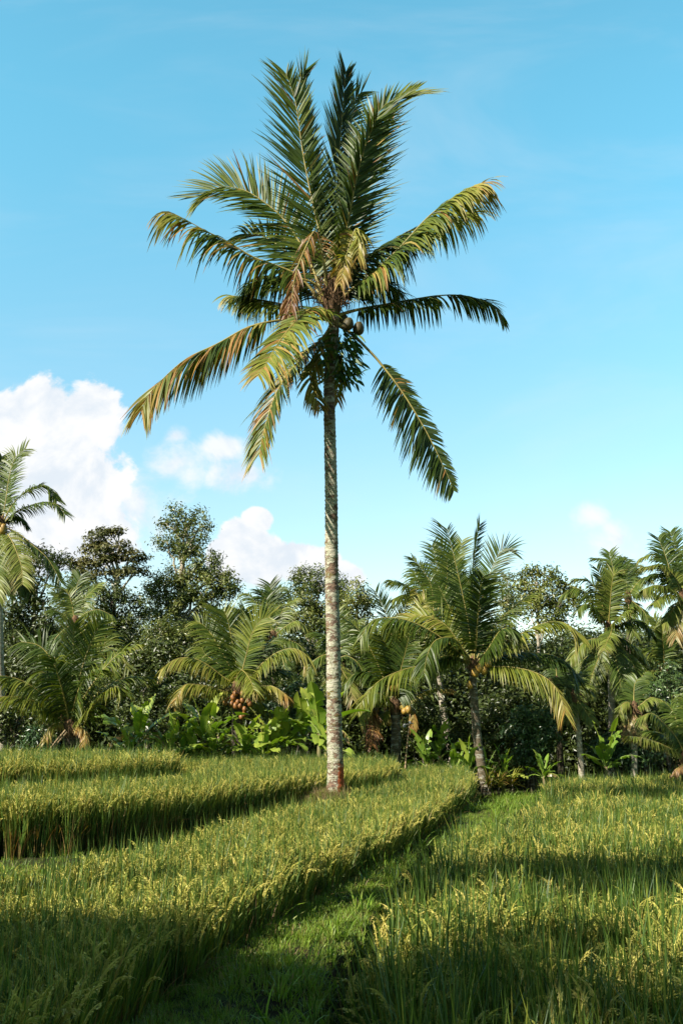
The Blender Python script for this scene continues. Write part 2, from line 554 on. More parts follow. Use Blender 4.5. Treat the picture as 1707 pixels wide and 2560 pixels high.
def edge_dist(poly, x, y):
    d = np.full(x.shape, 1e9)
    n = len(poly)
    for i in range(n):
        a, b = poly[i], poly[(i + 1) % n]
        ab = b - a
        t = np.clip(((x - a[0]) * ab[0] + (y - a[1]) * ab[1]) / max(ab @ ab, 1e-9), 0, 1)
        d = np.minimum(d, np.hypot(x - a[0] - t * ab[0], y - a[1] - t * ab[1]))
    return d


def sstep(a, b, x):
    t = np.clip((x - a) / (b - a), 0, 1)
    return t * t * (3 - 2 * t)


def bump_noise(x, y, seed=0, sc=1.0):
    r = np.zeros(x.shape)
    rg = np.random.default_rng(seed)
    for k in range(10):
        a = rg.uniform(0, 2 * math.pi)
        f = sc * (0.6 + 2.6 * rg.random())
        r += np.sin((x * math.cos(a) + y * math.sin(a)) * f + rg.uniform(0, 6.3)) / 5.0
    return r


PALM_BASE = W(838, 1977, 20.0)


def ground_z(x, y):
    """height of the soil relative to the eye"""
    x = np.asarray(x, float)
    y = np.asarray(y, float)
    far = -1.45 - 0.95 * sstep(-2.5, 4.0, x)
    near = -1.95 + 0.10 * sstep(0.5, -2.0, x - (y - 12) * 0.25)
    z = near + (far - near) * sstep(22, 29, y)
    z = z + 0.06 * bump_noise(x, y, 3, 2.0) + 0.035 * bump_noise(x, y, 4, 6.0)
    z = z + np.where(y > 60, 0, 0)
    g = np.exp(-(((x - PALM_BASE[0]) / 0.9) ** 2 + ((y - PALM_BASE[1]) / 0.8) ** 2))
    z = np.maximum(z, z + (PALM_BASE[2] - CZ - 0.02 - z) * g)
    for poly, lev in ((polyR, zR), (polyM, zM), (polyU, zU), (polyT, zT)):
        ins = inside(poly, x, y)
        ed = edge_dist(poly, x, y)
        k = np.where(ins, np.clip(ed / 0.15, 0, 1), 0)
        z = z + (lev - RICE_H + 0.02 * bump_noise(x, y, 5, 5) - z) * k
    return z


def make_ground():
    xs = np.concatenate([[-1500, -400, -120, -60, -35, -22], np.arange(-14, 15.01, 0.16), [22, 35, 60, 120, 400, 1500]])
    ys = np.concatenate([[-800, -200, -60, -20, -8, -2], np.arange(1, 36.01, 0.16), [40, 50, 70, 120, 400, 2500]])
    gx, gy = np.meshgrid(xs, ys)
    z = ground_z(gx, gy) + CZ
    z = np.where((gy > 80) | (np.abs(gx) > 70), -3.5 + CZ, z)
    vv = np.stack([gx, gy, z], -1).reshape(-1, 3)
    nx, ny = len(xs), len(ys)
    i = np.arange(ny - 1)[:, None] * nx
    j = np.arange(nx - 1)[None, :]
    f = np.stack([i + j, i + j + 1, i + nx + j + 1, i + nx + j], -1).reshape(-1, 4)
    a = Acc()
    a.add(vv, f)
    o = a.build('ground', 'soil')
    tag(o, kind='structure')


make_ground()


# ---------------------------------------------------------------- scattering of what nobody could count
def proto_collection(name, objs):
    c = bpy.data.collections.new(name)          # not linked to the scene: only its instances show
    for o in objs:
        c.objects.link(o)
    return c


def scatter(name, pos, rot, scl, idx, coll, label, cat):
    me = bpy.data.meshes.new(name)
    n = len(pos)
    me.vertices.add(n)
    me.vertices.foreach_set('co', np.asarray(pos, np.float32).ravel())
    a = me.attributes.new('rot', 'FLOAT_VECTOR', 'POINT')
    a.data.foreach_set('vector', np.asarray(rot, np.float32).ravel())
    a = me.attributes.new('scl', 'FLOAT_VECTOR', 'POINT')
    a.data.foreach_set('vector', np.asarray(scl, np.float32).ravel())
    a = me.attributes.new('pick', 'INT', 'POINT')
    a.data.foreach_set('value', np.asarray(idx, np.int32).ravel())
    me.update()
    o = bpy.data.objects.new(name, me)
    COL.objects.link(o)
    ng = bpy.data.node_groups.new(name + '_nodes', 'GeometryNodeTree')
    ng.interface.new_socket(name='Geometry', in_out='INPUT', socket_type='NodeSocketGeometry')
    ng.interface.new_socket(name='Geometry', in_out='OUTPUT', socket_type='NodeSocketGeometry')
    N = ng.nodes
    gi, go = N.new('NodeGroupInput'), N.new('NodeGroupOutput')
    ip = N.new('GeometryNodeInstanceOnPoints')
    ci = N.new('GeometryNodeCollectionInfo')
    ci.inputs['Collection'].default_value = coll
    ci.inputs['Separate Children'].default_value = True
    ci.inputs['Reset Children'].default_value = True

    def attr(nm, t):
        q = N.new('GeometryNodeInputNamedAttribute')
        q.data_type = t
        q.inputs['Name'].default_value = nm
        return q.outputs['Attribute']
    L = ng.links
    L.new(gi.outputs[0], ip.inputs['Points'])
    L.new(ci.outputs[0], ip.inputs['Instance'])
    ip.inputs['Pick Instance'].default_value = True
    L.new(attr('pick', 'INT'), ip.inputs['Instance Index'])
    er = N.new('FunctionNodeEulerToRotation')
    L.new(attr('rot', 'FLOAT_VECTOR'), er.inputs[0])
    L.new(er.outputs[0], ip.inputs['Rotation'])
    L.new(attr('scl', 'FLOAT_VECTOR'), ip.inputs['Scale'])
    L.new(ip.outputs[0], go.inputs[0])
    md = o.modifiers.new('scatter', 'NODES')
    md.node_group = ng
    return tag(o, label, cat, kind='stuff')


def blades(acc, n, r, h, hv, wd, lean, bend, hue, rg, mi=0, segs=5, tip_hue=0.13):
    """n grass-like leaves rising from a tuft of radius r"""
    an = rg.uniform(0, 2 * math.pi, n)
    rad = r * np.sqrt(rg.random(n))
    p0 = np.stack([np.cos(an) * rad, np.sin(an) * rad, np.full(n, -0.02)], -1)
    a2 = an + rg.normal(0, 0.8, n)
    out = np.stack([np.cos(a2), np.sin(a2), np.zeros(n)], -1)
    hh = h * (1 + rg.normal(0, hv, n))
    le = np.abs(rg.normal(0, lean, n))
    be = np.abs(rg.normal(0, bend, n))
    P = np.zeros((n, segs, 3))
    P[:, 0] = p0
    D = []
    for k in range(segs):
        t = k / (segs - 1)
        ang = le + be * t ** 2.2
        d = np.stack([np.sin(ang)[:, None] * out, ], 0)[0] + np.stack([np.zeros(n), np.zeros(n), np.cos(ang)], -1)
        D.append(d)
        if k:
            P[:, k] = P[:, k - 1] + d * (hh / (segs - 1))[:, None]
    side = unit(np.cross(out, np.array([0, 0, 1.0])) + out * rg.normal(0, 0.7, n)[:, None])
    prof = np.array([0.75, 1.0, 0.95, 0.7, 0.06] if segs == 5 else np.linspace(1, 0.06, segs))
    Wd = side[:, None, :] * (wd * 0.5 * prof)[None, :, None] * (1 + rg.normal(0, 0.2, n))[:, None, None]
    hu = hue(n, rg)[:, None] + np.linspace(-0.05, tip_hue, segs)[None, :] ** 1
    acc.strips(P, Wd, np.clip(hu, 0, 1), mi)


def panicle(acc, rg, h, mi=1):
    """a rice head: a thin stem that bends over under five or six short strings of grain"""
    an = rg.uniform(0, 2 * math.pi)
    out = np.array([math.cos(an), math.sin(an), 0])
    lean = abs(rg.normal(0.08, 0.06))
    p = np.array([rg.normal(0, 0.04), rg.normal(0, 0.04), h * 0.42])
    L = h * 0.60
    n = 14
    droop = rg.uniform(0.4, 2.0)
    pts, dirs = [p], []
    for k in range(n):
        t = k / (n - 1)
        ang = lean + droop * max(0, (t - 0.50) / 0.50) ** 1.4
        d = out * math.sin(ang) + np.array([0, 0, math.cos(ang)])
        dirs.append(d)
        p = p + d * (L / n)
        pts.append(p)
    pts, dirs = np.array(pts), np.array(dirs)
    side = np.cross(out, [0, 0, 1.0])
    acc.strips(pts[None, :, :], np.repeat((side * 0.0016)[None, None, :], len(pts), 1), np.full((1, len(pts)), 0.55), 0)
    # the ear: grains hugging the last third of the stem, hanging a little below it
    i1 = int(0.56 * n)
    ear = pts[i1:]
    ke = len(ear)
    wear = 0.0062 * np.interp(np.linspace(0, 1, ke), [0, 0.25, 0.7, 1], [0.35, 1.0, 0.9, 0.15])
    for sd in (side, unit(np.cross(side, dirs[min(i1 + 2, n - 1)]))):
        acc.strips(ear[None], (sd[None] * wear[:, None])[None], np.clip(rg.normal(0.45, 0.12, (1, ke)), 0, 1), mi)
    m = 40
    s_ = rg.uniform(0.58, 1.0, m) * (n - 1)
    i0 = np.clip(s_.astype(int), 0, n - 2)
    C = pts[i0] + (pts[i0 + 1] - pts[i0]) * (s_ - i0)[:, None] + rg.normal(0, 0.0050, (m, 3)) - UP0[None] * rg.uniform(0, 0.02, m)[:, None]
    gd = unit(dirs[i0] * 0.8 - UP0[None] * 0.3 + rg.normal(0, 0.22, (m, 3)))
    A = gd * 0.0105
    B = unit(np.cross(gd, rg.normal(0, 1, (m, 3)))) * 0.0044
    vv = np.stack([C - A, C + B, C + A, C - B], 1).reshape(-1, 3)
    f = np.arange(len(C) * 4).reshape(-1, 4)
    acc.add(vv, f, np.repeat(np.clip(rg.normal(0.5, 0.22, len(C)), 0, 1), 4), mi)


def rice_protos():
    res = []
    for k in range(15):
        rg = np.random.default_rng(100 + k)
        a = Acc()
        blades(a, 24, 0.070, 0.68, 0.10, 0.012, 0.07, 0.36, lambda n, g: np.clip(g.normal(0.26, 0.13, n), 0, 0.75), rg)
        blades(a, 10 if k in (6, 7) else 6, 0.06, 0.90 if k in (6, 7) else 0.83, 0.07, 0.0135, 0.08, 0.20, lambda n, g: np.clip(g.normal(0.20, 0.08, n), 0, 0.6), rg)
        if k >= 10:      # even, nearly ripe stand
            for j in range(7):
                panicle(a, rg, 0.79 * rg.uniform(0.90, 1.03))
        elif k < 8:
            for j in range(6 if k < 6 else 2):
                panicle(a, rg, 0.805 * rg.uniform(0.88, 1.04))
        else:
            blades(a, 16, 0.09, 0.46, 0.25, 0.010, 0.13, 0.5, lambda n, g: np.clip(g.normal(0.86, 0.10, n), 0.6, 1), rg)
            for j in range(5):
                panicle(a, rg, 0.80 * rg.uniform(0.86, 1.02))
        res.append(a.build('rice_clump', ['rice_leaf', 'rice_grain'], link=False))
    return res


def tuft_protos(n, matname, h, r, seed, hue, cnt=16, wd=0.006, lean=0.35, bend=0.8):
    res = []
    for k in range(n):
        rg = np.random.default_rng(seed + k)
        a = Acc()
        blades(a, cnt, r, h * rg.uniform(0.7, 1.25), 0.3, wd, lean, bend, hue, rg, segs=5)
        res.append(a.build('tuft', matname, link=False))
    return res


RICE = proto_collection('rice_clumps', rice_protos())
GRASS = proto_collection('grass_tufts', tuft_protos(6, 'grass', 0.095, 0.06, 300, lambda n, g: np.clip(g.normal(0.45, 0.2, n), 0, 1)))
WEED = proto_collection('weed_tufts', tuft_protos(5, 'grass', 0.20, 0.07, 340, lambda n, g: np.clip(g.normal(0.35, 0.2, n), 0, 1), 18, 0.011, 0.45, 1.0))
DRY = proto_collection('dry_tufts', tuft_protos(4, 'drygrass', 0.22, 0.07, 380, lambda n, g: np.clip(g.normal(0.5, 0.25, n), 0, 1), 18, 0.006, 0.5, 0.9))


def grid_points(x0, x1, y0, y1, step, rg):
    gx, gy = np.meshgrid(np.arange(x0, x1, step), np.arange(y0, y1, step))
    gx = gx.ravel() + rg.uniform(-0.42, 0.42, gx.size) * step
    gy = gy.ravel() + rg.uniform(-0.42, 0.42, gy.size) * step
    return gx, gy


def in_view(x, y, margin=1.6):
    return (np.abs(x) < 0.36 * y + margin) & (y > 2.5)


def rice_field(name, poly, top, label, seed, step=0.15, hscale=1.0, big=1.0, margin=0.02):
    rg = np.random.default_rng(seed)
    x, y = grid_points(poly[:, 0].min(), poly[:, 0].max(), poly[:, 1].min(), poly[:, 1].max(), step, rg)
    ed = edge_dist(poly, x, y)
    k = inside(poly, x, y) & in_view(x, y) & (ed > margin + 0.10 * rg.random(len(x)))
    if poly is polyU:
        k &= (edge_dist(polyT, x, y) > 0.75) & ~inside(polyT, x, y)
    x, y, ed = x[k], y[k], ed[k]
    # rows and waves: the stand is uneven, some places taller and some thinner
    wob = bump_noise(x, y, seed, 0.9)
    z = np.full(len(x), top - RICE_H + CZ)
    n = len(x)
    even = poly is not polyR
    hs = hscale * (1 + (0.025 if even else 0.06) * wob + rg.normal(0, 0.065 if even else 0.12, n)) * np.where(ed < 0.35, 1.03, 1.0)
    tl = 0.04 if even else 0.07
    rot = np.stack([rg.normal(0, tl, n), rg.normal(0, tl, n), rg.uniform(0, 6.28, n)], -1)
    # the outer row leans outwards a little
    pick = rg.integers(0, 8, n)
    pick = np.where((wob > 0.25) & (rg.random(n) < 0.6), rg.integers(6, 8, n), pick)
    if even:
        pick = np.where(rg.random(n) < 0.85, rg.integers(10, 15, n), pick)
    if poly is polyR:        # the near part of the lowest paddy is greener
        pick = np.where((y < 14.5) & (rg.random(n) < 0.28), rg.integers(6, 8, n), pick)
    edge = (ed < 0.30) & (rg.random(n) < 0.75)
    pick = np.where(edge, rg.integers(8, 10, n), pick)
    ws = big * rg.uniform(0.85, 1.25, n)
    scatter(name, np.stack([x, y, z], -1), rot, np.stack([ws, ws, hs], -1), pick, RICE, label, 'rice')


rice_field('rice_field', polyR, zR, 'large ripening rice field on the lowest terrace, filling the right foreground', 11, 0.165, 1.05, 1.35, 0.24)
rice_field('rice_field', polyM, zM, 'long curved strip of yellow-green rice running from the lower left to the leaning palm', 12, 0.115, 1.0, 1.05)
rice_field('rice_field', polyU, zU, 'rice terrace behind the dark gap on the left, reaching the banana plants', 13, 0.115)
rice_field('rice_field', polyT, zT, 'highest and farthest small rice terrace at the left edge', 14, 0.15)


def grass_path():
    rg = np.random.default_rng(21)
    x, y = grid_points(-9, 9, 3.0, 33, 0.05, rg)
    keep = in_view(x, y, 0.8) & ~inside(polyU, x, y) & ~inside(polyT, x, y)
    for poly in (polyM, polyR):
        keep &= ~(inside(poly, x, y) & (edge_dist(poly, x, y) > 0.12))
    dens = np.where(y > 18, 0.6, np.where(y > 12, 0.75, 1.0))
    dens = np.where((x < -0.6) & (y > 8) & (edge_dist(polyU, x, y) < 1.4), 0.15, dens)      # grass thinned out: dark soil stands in for the shade of the gap
    dens = dens * np.clip(0.8 + 0.55 * bump_noise(x, y, 33, 2.6), 0.25, 1)      # worn spots
    keep &= rg.random(len(x)) < dens
    x, y = x[keep], y[keep]
    z = ground_z(x, y) + CZ
    n = len(x)
    wob = bump_noise(x, y, 31, 1.6)
    sc = np.clip(0.80 + 0.65 * wob + rg.normal(0, 0.12, n), 0.4, 1.15)
    rot = np.stack([rg.normal(0, 0.15, n), rg.normal(0, 0.15, n), rg.uniform(0, 6.28, n)], -1)
    scatter('path_grass', np.stack([x, y, z], -1), rot, np.repeat(sc[:, None], 3, 1), rg.integers(0, 6, n), GRASS,
            'short bright grass covering the path between the rice terraces', 'grass')
    # taller weeds on the bank down to the lowest paddy and here and there on the path
    dR = edge_dist(polyR, x, y)
    k = ((dR < 0.32) & (rg.random(n) < 0.045)) | ((wob > 0.55) & (rg.random(n) < 0.006)) | ((y > 22) & (x > 1) & (rg.random(n) < 0.10))
    x2, y2, z2 = x[k], y[k], z[k]
    m = len(x2)
    sc = rg.uniform(0.5, 1.25, m)
    rot = np.stack([rg.normal(0, 0.2, m), rg.normal(0, 0.2, m), rg.uniform(0, 6.28, m)], -1)
    scatter('bank_weeds', np.stack([x2, y2, z2], -1), rot, np.repeat(sc[:, None], 3, 1), rg.integers(0, 5, m), WEED,
            'tall loose weeds on the bank above the lowest paddy', 'weeds')
    # dry grass on the mound at the foot of the tall palm and on the far bunds
    x3, y3 = grid_points(-2.0, 1.3, 18.4, 21.2, 0.07, rg)
    k = (np.hypot((x3 - PALM_BASE[0] + 0.35) / 1.3, (y3 - PALM_BASE[1] + 0.1) / 0.9) < 1) & ~inside(polyU, x3, y3)
    x3, y3 = x3[k], y3[k]
    k = ~(inside(polyM, x3, y3) & (edge_dist(polyM, x3, y3) > 0.5))
    x3, y3 = x3[k], y3[k]
    m = len(x3)
    rot = np.stack([rg.normal(0, 0.2, m), rg.normal(0, 0.2, m), rg.uniform(0, 6.28, m)], -1)
    scatter('dry_grass', np.stack([x3, y3, ground_z(x3, y3) + CZ], -1), rot, np.repeat(rg.uniform(0.4, 1.0, m)[:, None], 3, 1), rg.integers(0, 4, m), DRY,
            'dry straw-coloured grass on the mound at the foot of the tall palm', 'dry grass')


grass_path()


# ---------------------------------------------------------------- palms
TOCAM = np.array([0, -1.0, 0.15])
UP = np.array([0, 0, 1.0])


def frond(acc, path, rg, rib=None, Lmax=None, n=70, droop=0.8, hue=0.2, tip=0.1, normal=None, bare=0.16, gaps=(), width=0.032, sides=(1.0, 1.0),
          rb=0.035, vlift=0.25, ragged=0.0, stop=1.0, fwd=(0.35, 1.15), tipl=0.6, brown=0.0):
    n = int(n * 1.5)
    """one palm leaf: a tapering rib with two rows of narrow bent leaflets"""
    P, L = smooth_path(path, 30)
    T = unit(np.gradient(P, axis=0))
    Lmax = Lmax or min(max(0.27 * L, 0.3), 1.0)
    sv = np.linspace(0, 1, 30)
    (rib or acc).tube(P, np.interp(sv, [0, 0.06, 0.2, 1], [rb * 1.7, rb, rb * 0.7, 0.004]), 6, 0.4, 0)
    for sgn, amt in zip((1, -1), sides):
        if amt <= 0:
            continue
        s_ = bare + (stop - bare) * (np.arange(n) + rg.uniform(-0.25, 0.25, n)) / n
        s_ = np.clip(s_, 0, 0.995)
        for a, b in gaps:
            s_ = s_[(s_ < a) | (s_ > b)]
        if ragged:
            s_ = s_[rg.random(len(s_)) > ragged * 0.5]
        m = len(s_)
        if m < 2:
            continue
        p0 = np.stack([np.interp(s_, sv, P[:, k]) for k in range(3)], -1)
        t0 = unit(np.stack([np.interp(s_, sv, T[:, k]) for k in range(3)], -1))
        if normal is None:
            hor = np.linalg.norm(t0[:, :2], axis=1, keepdims=True)
            nh = UP[None] * hor + TOCAM[None] * (1 - hor) * 0.9
        else:
            nh = np.repeat(np.asarray(normal, float)[None], m, 0)
        nn = unit(nh - (nh * t0).sum(1, keepdims=True) * t0)
        sd = np.cross(t0, nn) * sgn
        q = (s_ - bare) / max(stop - bare, 1e-6)
        ln = Lmax * amt * np.interp(q, [0, 0.12, 0.4, 0.75, 0.93, 1], [0.55, 0.85, 1.0, 0.93 - (0.6 - tipl) * 0.4, 0.76 - (0.6 - tipl) * 0.8, tipl]) * (1 + rg.normal(0, 0.07 + 0.15 * ragged, m))
        fw = np.interp(q, [0, 1], fwd)
        d0 = unit(sd + t0 * fw[:, None] + nn * vlift - UP[None] * 0.7 * max(0.0, droop - 0.6) + rg.normal(0, 0.07 + 0.10 * ragged, (m, 3)))
        # leaflets cling together in bunches that droop alike
        bun = np.interp(s_ * 14, np.arange(16), rg.normal(0, 1, 16))
        dr = droop * np.clip(1 + 0.35 * bun + rg.normal(0, 0.2, m), 0.15, 2.2)
        S = 6
        pts = np.zeros((m, S, 3))
        wds = np.zeros((m, S, 3))
        pts[:, 0] = p0
        dcur = d0
        prof = np.array([0.5, 1.0, 0.95, 0.75, 0.45, 0.05])
        roll = rg.normal(0, 0.35, m)[:, None]
        for k in range(S):
            t = k / (S - 1)
            dcur = unit(d0 + np.array([0, 0, -1.0]) * (dr * 1.5 * t ** 1.3)[:, None])
            if k:
                pts[:, k] = pts[:, k - 1] + dcur * (ln / (S - 1))[:, None]
            wv = unit(t0 - (t0 * dcur).sum(1, keepdims=True) * dcur + nn * roll)
            wds[:, k] = wv * (width * 0.5 * prof[k])
        hu = hue + rg.normal(0, 0.06, m) + tip * np.interp(q, [0, 0.6, 1], [0, 0.25, 1]) + 0.05 * bun
        hu = np.where(rg.random(m) < brown, rg.uniform(0.6, 0.95, m), hu)
        hu = np.clip(hu[:, None] + np.array([0, 0, 0, 0.02, 0.06, 0.16])[None, :] * (1 + 0 * hu[:, None]), 0, 1)
        acc.strips(pts, wds, hu, 0)


def trace(fr, text, d, dz, start=None):
    px = pxs(fr, text)
    n = len(px)
    seg = np.concatenate([[0], np.cumsum([math.hypot(px[i + 1][0] - px[i][0], px[i + 1][1] - px[i][1]) for i in range(n - 1)])])
    seg = seg / seg[-1]
    pts = [W(x, y, d + dz * float(s_)) for (x, y), s_ in zip(px, seg)]
    return np.array(pts)


def palm_trunk(acc, path, r0, r1, rg, rings=True, sides=10, foot=1.35, step=0.06):
    L = smooth_path(path, 50)[1]
    n = max(int(L / step), 12)
    P, L = smooth_path(path, n)
    s_ = np.linspace(0, 1, n)
    rad = r0 + (r1 - r0) * s_ + (foot - 1) * r0 * np.exp(-s_ * L / 0.35)
    if rings:
        rad = rad * (1 + 0.035 * np.sin(np.arange(n) * 2.1 + rg.normal(0, 0.4, n)) + rg.normal(0, 0.015, n))
    rr = rad[:, None] * (1 + rg.normal(0, 0.02, (n, sides)))
    acc.tube(P, rr, sides)
    return P


def coconuts(root, base, pts, r, matname, rg):
    for p in pts:
        a = Acc()
        a.blob((0, 0, 0), r * rg.uniform(0.85, 1.12), axis=(rg.normal(0, 0.3), rg.normal(0, 0.3), 1))
        o = a.build('coconut', matname, root)
        o.location = np.asarray(p) - base


def fibre_heart(acc, c, rg, r=0.16, h=0.5, n=40):
    """ragged sheaths and strings where the leaf bases clasp the trunk"""
    acc.tube([c + (0, 0, -h * 0.6), c + (0, 0, -h * 0.1), c + (0, 0, h * 0.35), c + (0, 0, h * 0.7)], [r * 0.8, r * 1.15, r * 0.9, r * 0.35], 9)
    for k in range(n):
        a = rg.uniform(0, 6.28)
        o = np.array([math.cos(a), math.sin(a), 0])
        p = c + o * r * 0.9 + UP * rg.uniform(-h * 0.4, h * 0.5)
        q = p + o * rg.uniform(0.05, 0.28) + UP * rg.uniform(-0.15, 0.2)
        e = q + o * rg.uniform(-0.1, 0.1) - UP * rg.uniform(0.05, 0.4)
        acc.tube([p, q, e], [0.012, 0.008, 0.003], 4)


# fronds: pixel path | change of depth towards the tip | options
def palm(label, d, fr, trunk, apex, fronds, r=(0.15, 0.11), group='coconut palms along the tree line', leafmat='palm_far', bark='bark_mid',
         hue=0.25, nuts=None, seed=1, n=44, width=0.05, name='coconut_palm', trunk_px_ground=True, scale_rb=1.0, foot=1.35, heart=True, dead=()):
    rg = np.random.default_rng(seed)
    tp = [W(x, y, d) for x, y in pxs(fr, trunk)]
    gzz = float(ground_z(np.array([tp[0][0]]), np.array([d]))[0]) + CZ
    if tp[0][2] > gzz - 0.1:
        tp = [np.array([tp[0][0] - (tp[1][0] - tp[0][0]) * 0.1, d, gzz - 0.1])] + tp if tp[0][2] > gzz + 0.15 else [np.array([tp[0][0], d, gzz - 0.1])] + tp[1:]
    base = np.array([tp[0][0], tp[0][1], gzz])
    root = thing(name, label, 'palm tree', base, group)
    a = Acc()
    palm_trunk(a, tp, r[0], r[1], rg, foot=foot)
    a.build('trunk', bark, root, base)
    ax = W(*pxs(fr, apex)[0], d)
    if heart:
        a = Acc()
        fibre_heart(a, ax, rg, r[1] * 1.25, 0.45, 22)
        a.build('leaf_bases', 'fibre', root, base)
    for line in fronds:
        parts = [q.strip() for q in line.split('|')]
        op = {}
        if len(parts) > 2:
            for kv in parts[2].split():
                k, v_ = kv.split('=')
                op[k] = float(v_)
        dz = float(parts[1]) if len(parts) > 1 and parts[1] else rg.uniform(-0.9, 0.9)
        path = trace(fr, apex + ' ' + parts[0], d, dz)
        a = Acc()
        kw = dict(hue=op.get('hue', hue + rg.normal(0, 0.05)) - 0.03, tip=op.get('tip', 0.12), droop=op.get('droop', 0.75), n=int(op.get('n', n) * 0.95),
                  width=op.get('w', width) * 0.8, rb=0.03 * scale_rb, bare=op.get('bare', 0.14), ragged=op.get('rag', 0.1), vlift=op.get('v', 0.2))
        if 'L' in op:
            kw['Lmax'] = op['L']
        if 'nx' in op:
            kw['normal'] = (op.get('nx', 0), op.get('ny', 0), op.get('nz', 0))
        if 'g0' in op:
            kw['gaps'] = ((op['g0'], op['g1']),)
        if 'sl' in op or 'sr' in op:
            kw['sides'] = (op.get('sr', 1.0), op.get('sl', 1.0))
        b = Acc()
        kw['Lmax'] = kw.get('Lmax', 0.9) * 0.72
        frond(a, path, rg, rib=b, **kw)
        o = a.build('frond', leafmat, root, base)
        b.build('rib', 'rachis', o, base)
        if op.get('hue', 0) > 0.75:
            o['label'] = 'dead brown hanging frond'
    if nuts:
        m_, rr, plist = nuts
        coconuts(root, base, [W(x, y, d - 0.25) for x, y in pxs(fr, plist)], rr, m_, rg)
    return root, base, rg


